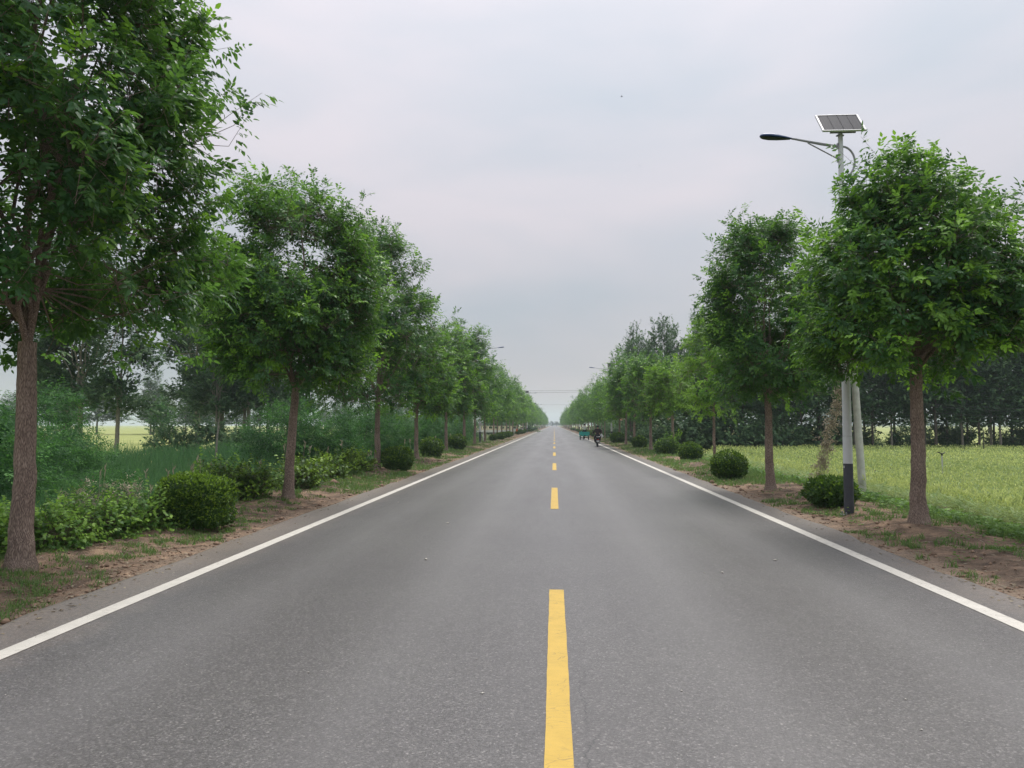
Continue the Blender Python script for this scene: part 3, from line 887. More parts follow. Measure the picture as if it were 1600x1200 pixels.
# ------------------------------------------------------------------ clipped bushes
def ball(name, loc, seed, rx, ry, rz, n, ls, label, expo=2.0, group=None, young=0.35, mat='box_leaf', core=0.8, cat_='bush'):
    rng = np.random.RandomState(seed)
    u = nrm(rng.normal(0, 1, (n, 3)))
    ph = rng.rand(3) * 6
    den = (np.abs(u) ** expo).sum(1) ** (1 / expo)
    p = u / den[:, None]
    depth = 1 - rng.exponential(0.055, n)
    lump = 1 + 0.06 * np.sin(3 * u[:, 0] + ph[1]) + 0.035 * np.sin(6 * u[:, 0] + ph[0]) + 0.03 * np.sin(8 * u[:, 1] + ph[1]) + 0.03 * np.sin(9 * u[:, 2] + ph[2]) + 0.02 * np.sin(19 * u[:, 0] + 17 * u[:, 2])
    P = p * ((np.clip(depth, 0.6, 1) + (rng.rand(n) < 0.035) * rng.uniform(0, 0.13, n)) * lump)[:, None] * np.array([rx, ry, rz]) + np.array([0, 0, rz * 0.94])
    keep = P[:, 2] > 0.02
    P, u, depth = P[keep], u[keep], depth[keep]
    m = len(P)
    a = nrm(u * 0.6 + rng.normal(0, 0.55, (m, 3)) + np.array([0, 0, 0.35]))
    nn = nrm(u + np.array([0, 0, 0.5]) + rng.normal(0, 0.45, (m, 3)))
    topy = np.clip(u[:, 2] * 0.6 + 0.45, 0, 1)
    ti = np.where(rng.rand(m) < young * topy * (depth > 0.93), rng.uniform(0.5, 1, m), rng.beta(1.5, 5, m) * 0.5)
    V, Q, T = place_leaves(P, a, nn, ls * rng.uniform(0.7, 1.3, m), ls * 0.55, False, ti, rng)
    e = empty(name, loc, rng.rand() * 6.28 if expo == 2.0 else 0.0)
    fo = link('foliage', mesh_np('foliage', V, Q, tint=T, mat=M[mat]), e)
    # woody inside: a dense head of stems from the ground
    k = 46
    s0 = np.stack([rng.normal(0, 0.06 * rx, k), rng.normal(0, 0.06 * ry, k), np.full(k, -0.05)], -1)
    uu = nrm(rng.normal(0, 1, (k, 3))); uu[:, 2] = np.abs(uu[:, 2])
    s1 = uu * np.array([rx, ry, rz * 1.6]) * 0.72
    bv, bq, _ = sticks(s0, s1, 0.012, 0.005, 4)
    link('stems', mesh_np('stems', bv, bq, mat=M['twig']), e)
    if core:  # closed dark core added for the inner shade, blocks the view through the leaves
        cu, cvn = 14, 9
        az = np.arange(cu) * 2 * PI / cu
        el = np.linspace(-PI / 2 + 0.25, PI / 2 - 0.05, cvn)
        E_, A_ = np.meshgrid(el, az, indexing='ij')
        d = np.stack([np.cos(E_) * np.cos(A_), np.cos(E_) * np.sin(A_), np.sin(E_)], -1).reshape(-1, 3)
        d = d / ((np.abs(d) ** expo).sum(1) ** (1 / expo))[:, None] * core
        d = d * np.array([rx, ry, rz]) * (1 + rng.normal(0, 0.05, (len(d), 1))) + np.array([0, 0, rz * 0.94])
        d[:, 2] = np.maximum(d[:, 2], -0.03)
        i, j = np.meshgrid(np.arange(cvn - 1), np.arange(cu), indexing='ij')
        a_ = i * cu + j; b_ = i * cu + (j + 1) % cu
        link('shade_core', mesh_np('shade_core', d, np.stack([a_, b_, b_ + cu, a_ + cu], -1), tint=np.full(len(d), 0.05), mat=M[mat]), e)
    tag(e, label, cat_, group)
    return e
def gp(x, y):
    return (x, y, gz1(x, y))
GB = 'clipped bushes along the verges'
ball('clipped_bush', gp(-5.42, 10.95), 501, 0.47, 0.4, 0.375, 11000, 0.05, 'large box-shaped clipped bush between the first and second left trees', 8.0, GB, 0.8)
ball('clipped_bush', gp(-5.42, 25.3), 502, 0.53, 0.53, 0.44, 4200, 0.07, 'round clipped bush right of the third left trunk', 2.0, GB, 0.4)
ball('clipped_bush', gp(-5.83, 34.9), 503, 0.56, 0.56, 0.47, 3000, 0.085, 'round clipped bush between the fourth and fifth left trunks', 2.0, GB, 0.4)
ball('clipped_bush', gp(-5.98, 45.0), 504, 0.58, 0.58, 0.48, 2400, 0.1, 'round clipped bush right of the fifth left trunk', 2.0, GB, 0.35)
ball('clipped_bush', gp(5.07, 21.8), 505, 0.49, 0.49, 0.4, 4200, 0.065, 'round clipped bush left of the second right trunk', 2.0, GB, 0.45)
ball('clipped_bush', gp(5.89, 32.4), 506, 0.46, 0.46, 0.39, 2600, 0.085, 'small round bush left of the thin young tree', 2.0, GB, 0.35)
ball('clipped_bush', gp(5.74, 38.3), 507, 0.55, 0.55, 0.43, 2600, 0.09, 'round clipped bush in front of the lime green tree', 2.2, GB, 0.35)
ball('clipped_bush', gp(5.62, 49.2), 508, 0.45, 0.45, 0.4, 1900, 0.1, 'round clipped bush between the fifth and sixth right trunks', 2.0, GB, 0.35)
ball('clipped_bush', gp(5.45, 64.2), 509, 0.6, 0.6, 0.42, 1600, 0.12, 'round bush just right of the scooter rider', 2.0, GB, 0.3)
kb = Kind([ball('clipped_bush', (0, 0, 0), 520 + i, 0.62, 0.62, 0.48, 1100, 0.15, 'x', 2.0, GB, 0.3) for i in range(2)])
i = 0
for side, x, ys in (('left', -5.9, (72, 77, 82, 86, 90, 95, 100, 118, 126, 133, 141, 150, 158, 167, 176, 186, 197, 210, 225, 242)), ('right', 5.5, (92, 100, 109, 116, 124, 133, 142, 152, 163, 175, 188, 202, 218, 236))):
    for k, y in enumerate(ys):
        s = rs.uniform(0.55, 0.9)
        e = kb.put(i, gp(x + rs.uniform(-0.2, 0.3), y), i * 1.1, (s, s, s * 0.95))
        tag(e, 'small far round bush on the %s verge, %s of the distant ones' % (side, ordinal(k + 1)), 'bush', 'far round bushes on the %s verge' % side)
        i += 1

# loose leafy shrubs
def shrub(name, loc, seed, H, Rr, mat, label, n=260, size=0.55, young=0.5, leaf='simple', group=None, k=5, cat_='shrub', sig=0.13, ncl=34):
    e = tree(name, loc, seed, 0.12, 0.018, H, Rr, mat, 'twig', tk=6, leaf=leaf, n_clump=ncl, n_shoot=n, per=6, k=k, sig=sig, size=size, young=young, shape=(0.22, 0.4), up=0.6, low=0.2, n_limb=9, full=False, lobes=0.3)
    return tag(e, label, cat_, group)
SH = 'leafy shrubs on the left verge'
shrub('leafy_shrub', gp(-6.35, 8.75), 601, 0.22, 0.45, 'weed_leaf', 'bright green leafy shrub directly right of the nearest left trunk', 420, group=SH)
shrub('leafy_shrub', gp(-6.25, 9.75), 602, 0.25, 0.45, 'weed_leaf', 'leafy shrub between the nearest trunk and the box-shaped bush', 460, young=0.4, group=SH)
shrub('leafy_shrub', gp(-5.98, 10.35), 603, 0.2, 0.34, 'weed_leaf', 'small leafy shrub at the left side of the box-shaped bush', 280, group=SH)
shrub('leafy_shrub', gp(-7.0, 8.2), 604, 0.25, 0.45, 'weed_leaf', 'leafy shrub at the left frame edge behind the nearest trunk', 380, group=SH)
shrub('leafy_shrub', gp(-7.3, 9.3), 605, 0.34, 0.42, 'weed_leaf', 'taller leafy shrub behind the nearest left trunk', 380, group=SH)
shrub('leafy_shrub', gp(-6.35, 7.2), 609, 0.3, 0.36, 'weed_leaf', 'leafy shrub cut by the left frame edge beside the nearest trunk', 260, group=SH)
shrub('leafy_shrub', gp(-6.25, 15.1), 606, 0.5, 0.26, 'box_leaf', 'narrow yellow-tipped shrub just left of the second trunk', 260, 0.6, 0.5, group=SH)
shrub('leafy_shrub', gp(-6.75, 15.0), 607, 0.48, 0.33, 'box_leaf', 'dark shrub right behind the box-shaped bush', 300, 0.6, 0.35, group=SH)
shrub('leafy_shrub', gp(-7.3, 15.6), 608, 0.55, 0.4, 'weed_leaf', 'pale green shrub behind the box-shaped bush', 300, 0.8, 0.6, group=SH)
for i, (x, y, h, r) in enumerate(((-6.2, 17.4, 0.5, 0.38), (-6.4, 19.0, 0.62, 0.42), (-6.35, 20.6, 0.5, 0.45), (-6.5, 22.0, 0.6, 0.45), (-6.55, 23.6, 0.6, 0.45))):
    shrub('low_shrub', gp(x, y), 620 + i, h * 0.6, r, 'box_leaf', 'low hedge shrub between the second and third left trunks, %s from the left' % ordinal(i + 1), 240, 0.8, 0.5, group='low hedge shrubs on the left verge', ncl=24)
ball('leafy_shrub', gp(5.34, 14.6), 630, 0.52, 0.45, 0.27, 3000, 0.085, 'spreading dark leafy shrub behind the base of the solar lamp', 2.0, None, 0.2, 'box_leaf', 0.75, 'shrub')
shrub('leafy_shrub', gp(6.4, 40.5), 631, 0.9, 0.25, 'young_leaf', 'leafy shoots at the foot of the lime green tree', 140, 1.0, 0.5, ncl=12)

# ------------------------------------------------------------------ wheat, reeds, verge plants (uncountable)
def blades(pos, h, w, lean, tint, rng, seg=2):
    """curved grass blades: strips that taper to a point"""
    N = len(pos)
    az = rng.uniform(0, 2 * PI, N)
    d = np.stack([np.cos(az), np.sin(az), np.zeros(N)], -1)
    fa = rng.uniform(0, 2 * PI, N)
    b = np.stack([np.cos(fa), np.sin(fa), np.zeros(N)], -1)
    h, w, lean = [np.reshape(v * np.ones(N), (-1, 1)) for v in (h, w, lean)]
    rows = []
    for i in range(seg + 1):
        t = i / seg
        c = pos + d * h * lean * t ** 1.8 + np.array([0, 0, 1.0]) * h * (t - 0.35 * lean * t * t)
        ww = w * (1 - t) ** 0.7 * 0.5 + w * 0.04
        rows += [c - b * ww, c + b * ww]
    V = np.stack(rows, 1)
    k = V.shape[1]
    q = np.array([(2 * i, 2 * i + 1, 2 * i + 3, 2 * i + 2) for i in range(seg)])
    return V.reshape(-1, 3), (q[None] + (np.arange(N) * k)[:, None, None]).reshape(-1, 4), np.repeat(tint, k)

rng = np.random.RandomState(77)
# wheat on the right: density falls off with distance, as the plants get too small to tell apart
n = 120000
u = rng.rand(n)
yw = 1 / (1 / 9.5 + u * (1 / 56.5 - 1 / 9.5))
xw = rng.uniform(6.9, 50, n)
ok = (xw < 0.72 * yw + 2.2) & (xw > 7.3 + 0.45 * (fbm(yw * 0.7, yw * 0 + 4, 3) - 0.5) * 2) & (xw > 0.24 * yw - 1.5)
xw, yw = xw[ok][:46000], yw[ok][:46000]
yw = np.round(yw / 0.24) * 0.24 + rng.normal(0, 0.045, len(yw))      # drilled rows
n = len(xw)
zw = gz(xw, yw)
fat = np.clip(yw / 22, 0.9, 2.4)
hw = 0.5 * rng.uniform(0.85, 1.12, n) * (0.92 + 0.16 * fbm(xw * 0.3, yw * 0.3, 3))
pos = np.stack([xw, yw, zw], -1)
top = pos + np.stack([rng.normal(0, 0.05, n), rng.normal(0, 0.05, n), hw], -1)
ed = np.stack([rng.normal(0, 0.6, n), rng.normal(0, 0.6, n), np.ones(n)], -1)
patch = fbm(xw * 0.22 + 9, yw * 0.22, 3)
et = np.clip(rng.normal(0.78, 0.2, n) + (patch - 0.5) * 0.5, 0, 1)
parts = []
for s in range(2):
    parts.append(place_leaves(top, ed, rng.normal(0, 1, (n, 3)), 0.1, 0.03 * fat, False, et, rng))
for s in range(2):
    lt = np.clip(rng.normal(0.22, 0.13, n), 0, 1)
    az = rng.uniform(0, 2 * PI, n)
    ld = np.stack([np.cos(az), np.sin(az), rng.uniform(0.1, 0.9, n)], -1)
    parts.append(place_leaves(pos + (top - pos) * rng.uniform(0.45, 0.85, (n, 1)), ld, np.stack([0 * az, 0 * az, 1 + 0 * az], -1) + rng.normal(0, 0.3, (n, 3)), 0.26, 0.022 * fat, False, lt, rng))
V, Q, T = cat(parts)
tag(link('wheat', mesh_np('wheat', V, Q, tint=T, mat=M['wheat'])), 'yellow green wheat growing in the field on the right', 'wheat', kind='stuff')

# reeds in the ditch on the left
n = 78000
u = rng.rand(n)
yr = 1 / (1 / 7.0 + u * (1 / 75.0 - 1 / 7.0))
xr = rng.uniform(-20.5, -7.6, n)
ok = (xr > -0.85 * yr - 3.5) & (rng.rand(n) < sstep(-7.4, -9.0, xr) + 0.06)
xr, yr = xr[ok][:54000], yr[ok][:54000]
n = len(xr)
pt = fbm(xr * 0.35, yr * 0.35, 4)
hr = (1.75 + 1.1 * (pt - 0.4)) * rng.uniform(0.7, 1.15, n) * (0.55 + 0.45 * sstep(-8.0, -10.5, xr)) * (0.6 + 0.4 * sstep(-20.0, -17.0, xr))
V1 = blades(np.stack([xr, yr, gz(xr, yr)], -1), hr, 0.02 * np.clip(yr / 16, 0.8, 2.6), rng.uniform(0.1, 0.55, n), np.clip(0.25 + (pt - 0.5) * 1.2 + rng.normal(0, 0.14, n), 0, 1), rng, 2)
tag(link('reeds', mesh_np('reeds', V1[0], V1[1], tint=V1[2], mat=M['reed'])), 'dense blue green reeds filling the ditch on the left', 'reeds', kind='stuff')

# tall pale seed heads and dry stalks along the ditch edge
n = 150
yr = 1 / (1 / 8.0 + rng.rand(n) * (1 / 60.0 - 1 / 8.0))
xr = rng.uniform(-9.2, -7.2, n)
pos = np.stack([xr, yr, gz(xr, yr)], -1)
hh = rng.uniform(0.7, 1.25, n)
tp = pos + np.stack([rng.normal(0, 0.09, n), rng.normal(0, 0.09, n), hh], -1)
fw = np.clip(yr / 16, 0.8, 2.5)
pa = [sticks(pos, tp, 0.005 * fw, 0.003 * fw, 3)]
pa[0] = (pa[0][0], pa[0][1], np.full(len(pa[0][0]), 0.75))
for s in range(6):
    pa.append(place_leaves(tp - np.array([0, 0, 0.03]) * s, np.stack([rng.normal(0, 0.4, n), rng.normal(0, 0.4, n), np.ones(n)], -1), rng.normal(0, 1, (n, 3)), 0.11, 0.03 * fw, False, np.clip(rng.normal(0.7, 0.2, n), 0, 1), rng))
V, Q, T = cat(pa)
tag(link('seed_grass', mesh_np('seed_grass', V, Q, tint=T, mat=M['dry'])), 'tan seed heads of dry grass along the ditch edge', 'grass', kind='stuff')

# verge grass in tufts: short by the asphalt, tall towards the ditch
def tufts(n, x0, x1, y0, y1, thr, seed, per=14, h=0.12, spread=0.1, mul=None):
    r = np.random.RandomState(seed)
    y = 1 / (1 / y0 + r.rand(n) * (1 / y1 - 1 / y0))
    x = r.uniform(x0, x1, n)
    f = fbm(x * 0.9 + seed, y * 0.55, 4)
    k = f > thr
    x, y, f = x[k], y[k], f[k]
    m = len(x)
    s = np.clip(y / 14, 0.8, 3.0)
    px = np.repeat(x, per) + r.normal(0, spread, m * per) * np.repeat(s, per)
    py = np.repeat(y, per) + r.normal(0, spread, m * per) * np.repeat(s, per)
    hh = np.repeat(h * r.uniform(0.5, 1.4, m) * (1 + 0.12 * s), per) * r.uniform(0.5, 1.2, m * per)
    if mul is not None:
        hh = hh * mul(px)
    inr = (px < EDGE_L - 0.05) | (px > EDGE_R + 0.05)
    px, py, hh = px[inr], py[inr], hh[inr]
    return blades(np.stack([px, py, gz(px, py) - 0.01], -1), hh, 0.011 * np.clip(py / 9, 0.8, 4.0), r.uniform(0.2, 0.9, len(px)), np.clip(r.normal(0.4, 0.22, len(px)), 0, 1), r, 2 if y1 < 50 else 1)
G_ = [tufts(1000, -6.6, -4.55, 4.5, 30, 0.56, 81, 26, 0.075, 0.055),
      tufts(1500, -6.8, -4.6, 17, 95, 0.42, 85, 16, 0.09, 0.1),
      tufts(1500, 4.42, 7.2, 20, 95, 0.44, 86, 16, 0.1, 0.1),
      tufts(1100, 4.36, 7.2, 5.0, 30, 0.56, 82, 26, 0.08, 0.055),
      tufts(2300, -8.6, -6.3, 5.5, 80, 0.33, 83, 11, 0.26, 0.14),
      tufts(1100, 6.2, 7.9, 7.0, 60, 0.35, 84, 11, 0.16, 0.12)]
V, Q, T = cat(G_)
tag(link('verge_grass', mesh_np('verge_grass', V, Q, tint=T, mat=M['grass'])), 'sparse green grass tufts growing on the dirt verges', 'grass', kind='stuff')

# broad-leaved ground cover: thick along the wheat, scattered rosettes elsewhere
def rosettes(n, x0, x1, y0, y1, thr, seed, size, per=9, zc=0.1):
    r = np.random.RandomState(seed)
    y = 1 / (1 / y0 + r.rand(n) * (1 / y1 - 1 / y0))
    x = r.uniform(x0, x1, n)
    k = fbm(x * 0.8 + seed, y * 0.5, 3) > thr
    x, y = x[k], y[k]
    m = len(x)
    out = []
    c = np.stack([x, y, gz(x, y)], -1)
    s = np.clip(y / 13, 0.9, 2.4)
    for i in range(per):
        az = r.uniform(0, 2 * PI, m)
        el = r.uniform(0.1, 0.8, m)
        d = np.stack([np.cos(az), np.sin(az), el], -1)
        out.append(place_leaves(c + d * (r.uniform(0, 0.09, (m, 1)) * s[:, None]) + np.array([0, 0, 1.0]) * r.uniform(0, zc, (m, 1)), d * np.array([1, 1, 0.5]), np.stack([0 * az, 0 * az, 1 + 0 * az], -1) + r.normal(0, 0.35, (m, 3)), size * r.uniform(0.6, 1.3, m) * s ** 0.5, size * 0.62 * s ** 0.5, False, np.clip(r.normal(0.3, 0.2, m), 0, 1), r))
    return cat(out)
V, Q, T = cat([rosettes(1500, 6.2, 8.0, 7.5, 60, 0.42, 91, 0.085, 9, 0.13), rosettes(420, -6.4, -4.7, 5, 50, 0.56, 92, 0.05, 8, 0.04), rosettes(420, 4.6, 6.4, 6, 50, 0.55, 93, 0.05, 8, 0.04), rosettes(1500, -8.4, -6.2, 6, 70, 0.4, 94, 0.085, 9, 0.3)])
tag(link('ground_cover', mesh_np('ground_cover', V, Q, tint=T, mat=M['weed_leaf'])), 'broad-leaved green weeds covering the field edge and verge', 'weeds', kind='stuff')

# clods, pebbles and straw on the bare soil
r = np.random.RandomState(15)
n = 3200
y = 1 / (1 / 4.6 + r.rand(n) * (1 / 40.0 - 1 / 4.6))
sgn = r.rand(n) < 0.5
x = np.where(sgn, EDGE_L - 0.02 - r.exponential(0.7, n), EDGE_R + 0.02 + r.exponential(0.7, n))
k = (x > -6.9) & (x < 7.0)
x, y = x[k], y[k]
n = len(x)
oc = np.array([(1, 0, 0), (0, 1, 0), (-1, 0, 0), (0, -1, 0), (0, 0, 1), (0.2, 0.1, -1)], float)
tri = np.array([(0, 1, 4), (1, 2, 4), (2, 3, 4), (3, 0, 4), (1, 0, 5), (2, 1, 5), (3, 2, 5), (0, 3, 5)])
sz = 0.006 + r.exponential(0.009, n) * np.clip(y / 12, 0.8, 2)
V = np.stack([x, y, gz(x, y) + sz * 0.3], -1)[:, None] + oc[None] * (sz[:, None, None] * r.uniform(0.6, 1.4, (n, 6, 1))) * np.array([1.2, 1.2, 0.7])
T_ = (tri[None] + (np.arange(n) * 6)[:, None, None]).reshape(-1, 3)
clod = NT('clod')
cc = clod.ramp(clod.noise(clod.n('ShaderNodeNewGeometry').outputs['Position'], 5.0, 4, 0.7), [(0.3, (0.13, 0.09, 0.065)), (0.55, (0.29, 0.2, 0.14)), (0.8, (0.45, 0.36, 0.28))])
M['clod'] = clod.done(clod.bsdf(cc, 0.95, None, 0, 0.1))
tag(link('soil_clods', mesh_np('soil_clods', V.reshape(-1, 3), None, T_, mat=M['clod'])), 'small clods and pebbles on the bare soil verges', 'soil', kind='stuff')
n = 1500
y = 1 / (1 / 4.8 + r.rand(n) * (1 / 32.0 - 1 / 4.8))
x = np.where(r.rand(n) < 0.5, -4.6 - r.rand(n) * 1.9, 4.4 + r.rand(n) * 2.2)
az = r.uniform(0, 2 * PI, n)
ln = r.uniform(0.03, 0.14, n)
p0 = np.stack([x, y, gz(x, y) + 0.012], -1)
x1, y1 = x + np.cos(az) * ln, y + np.sin(az) * ln
p1 = np.stack([x1, y1, gz(x1, y1) + 0.016], -1)
V, Q, T = sticks(p0, p1, 0.0025 * np.clip(y / 9, 0.8, 3), 0.0012, 3)
tag(link('straw', mesh_np('straw', V, Q, tint=np.repeat(np.clip(r.normal(0.6, 0.25, n), 0, 1), 6), mat=M['dry'])), 'bits of straw and twig scattered on the verges', 'straw', kind='stuff')
# pale grit and crumbs lying on the asphalt
n = 110
y = 1 / (1 / 3.2 + r.rand(n) * (1 / 26.0 - 1 / 3.2))
x = r.uniform(-4.3, 4.1, n)
az = r.uniform(0, 2 * PI, n)
sz = (0.002 + r.exponential(0.0022, n)) * np.clip(y / 7, 0.8, 2.0)
V = np.stack([x, y, 0.002 + sz * 0.3], -1)[:, None] + oc[None] * (sz[:, None, None] * r.uniform(0.5, 1.6, (n, 6, 1))) * np.array([1.3, 1.0, 0.6])
T_ = (tri[None] + (np.arange(n) * 6)[:, None, None]).reshape(-1, 3)
M['grit'] = simple('grit', (0.55, 0.52, 0.46), 0.9, 0, 0.35, 3.0, 0.2)
tag(link('road_grit', mesh_np('road_grit', V.reshape(-1, 3), None, T_, mat=M['grit'])), 'pale grit and small crumbs scattered on the asphalt', 'grit', kind='stuff')
n = 1300
y = 1 / (1 / 4.6 + r.rand(n) * (1 / 30.0 - 1 / 4.6))
x = np.where(r.rand(n) < 0.5, -4.2 - r.exponential(0.8, n), 4.0 + r.exponential(0.8, n))
k = (x > -7.2) & (x < 7.2)
x, y = x[k], y[k]
n = len(x)
az = r.uniform(0, 2 * PI, n)
on = (x > EDGE_L) & (x < EDGE_R)
V, Q, T = place_leaves(np.stack([x, y, np.where(on, 0.008, gz(x, y) + 0.014)], -1), np.stack([np.cos(az), np.sin(az), r.normal(0, 0.12, n)], -1), np.stack([r.normal(0, 0.2, n), r.normal(0, 0.2, n), np.ones(n)], -1), 0.05 * r.uniform(0.6, 1.3, n), 0.026, False, np.clip(r.normal(0.35, 0.25, n), 0, 1), r)
tag(link('fallen_leaves', mesh_np('fallen_leaves', V, Q, tint=T, mat=M['dry'])), 'dry fallen leaves scattered over the verges and road edge', 'leaves', kind='stuff')
#--PART3--
# ------------------------------------------------------------------ hard materials
M['pole_white'] = simple('pole_white', (0.62, 0.65, 0.66), 0.45, 0, 0.06, 3.0, 0.5)
M['pole_dark'] = simple('pole_dark', (0.055, 0.06, 0.075), 0.5, 0, 0.15, 8.0)
M['galv'] = simple('galvanised_steel', (0.33, 0.34, 0.36), 0.5, 0.3, 0.12, 9.0)
M['lamp_blue'] = simple('lamp_blue', (0.02, 0.055, 0.16), 0.35, 0, 0.1, 5.0, 0.5)
M['lens'] = simple('lamp_lens', (0.045, 0.045, 0.03), 0.25, 0, 0.1, 5.0, 0.5)
M['black'] = simple('black_plastic', (0.02, 0.02, 0.022), 0.5, 0, 0.15, 8.0)
M['rubber'] = simple('rubber', (0.025, 0.025, 0.026), 0.8, 0, 0.2, 10.0)
M['aluminium'] = simple('aluminium', (0.6, 0.6, 0.6), 0.4, 0.4, 0.05, 9.0)
M['concrete'] = simple('concrete', (0.58, 0.59, 0.53), 0.85, 0, 0.18, 5.0, 0.2, 0.2)
M['cream'] = simple('cream_paint', (0.62, 0.55, 0.36), 0.7, 0, 0.12, 2.0)
M['teal'] = simple('teal_paint', (0.02, 0.42, 0.36), 0.45, 0, 0.12, 4.0, 0.5)
M['chrome'] = simple('chrome', (0.6, 0.6, 0.6), 0.25, 0.9, 0.05)
M['red_lens'] = simple('red_lens', (0.35, 0.02, 0.015), 0.3, 0, 0.05)
M['plate'] = simple('plate', (0.5, 0.5, 0.48), 0.5, 0, 0.05)
M['orange'] = simple('orange_paint', (0.55, 0.12, 0.02), 0.5, 0, 0.1)
M['marker_yellow'] = simple('marker_yellow', (0.6, 0.4, 0.04), 0.5, 0, 0.1)
M['brick_wall'] = simple('house_wall', (0.55, 0.5, 0.44), 0.85, 0, 0.12, 1.5)
M['roof_red'] = simple('roof_tiles', (0.38, 0.13, 0.085), 0.8, 0, 0.2, 3.0)
M['glass'] = simple('window_glass', (0.04, 0.05, 0.055), 0.15, 0, 0.1, 2.0, 0.6)
M['wood'] = simple('door_wood', (0.2, 0.12, 0.07), 0.7, 0, 0.2, 4.0)
M['skin'] = simple('skin', (0.42, 0.24, 0.16), 0.55, 0, 0.06)
M['hair'] = simple('hair', (0.012, 0.011, 0.01), 0.6, 0, 0.2, 30.0)
M['shirt'] = simple('pale_shirt', (0.62, 0.56, 0.5), 0.85, 0, 0.08, 9.0, 0.2)
M['jacket'] = simple('dark_jacket', (0.036, 0.024, 0.026), 0.85, 0, 0.2, 9.0, 0.2)
M['trousers'] = simple('dark_trousers', (0.02, 0.02, 0.025), 0.85, 0, 0.2, 9.0, 0.2)
M['shoe'] = simple('shoe', (0.03, 0.028, 0.026), 0.6, 0, 0.2)
M['bag'] = simple('bag_white', (0.72, 0.73, 0.73), 0.5, 0, 0.06)
M['wire'] = simple('wire', (0.04, 0.04, 0.045), 0.6, 0, 0.1)

def cell_mat():
    t = NT('solar_cell')
    v = t.coord()
    b = t.n('ShaderNodeTexBrick', {'Vector': v, 'Scale': 1.0, 'Mortar Size': 0.0028, 'Brick Width': 0.042, 'Row Height': 0.042,
            'Color1': (0.022, 0.023, 0.034, 1), 'Color2': (0.03, 0.03, 0.042, 1), 'Mortar': (0.07, 0.07, 0.075, 1)}, offset=0.0)
    return t.done(t.bsdf(b.outputs['Color'], 0.5, None, 0, 0.12))
M['cell'] = cell_mat()

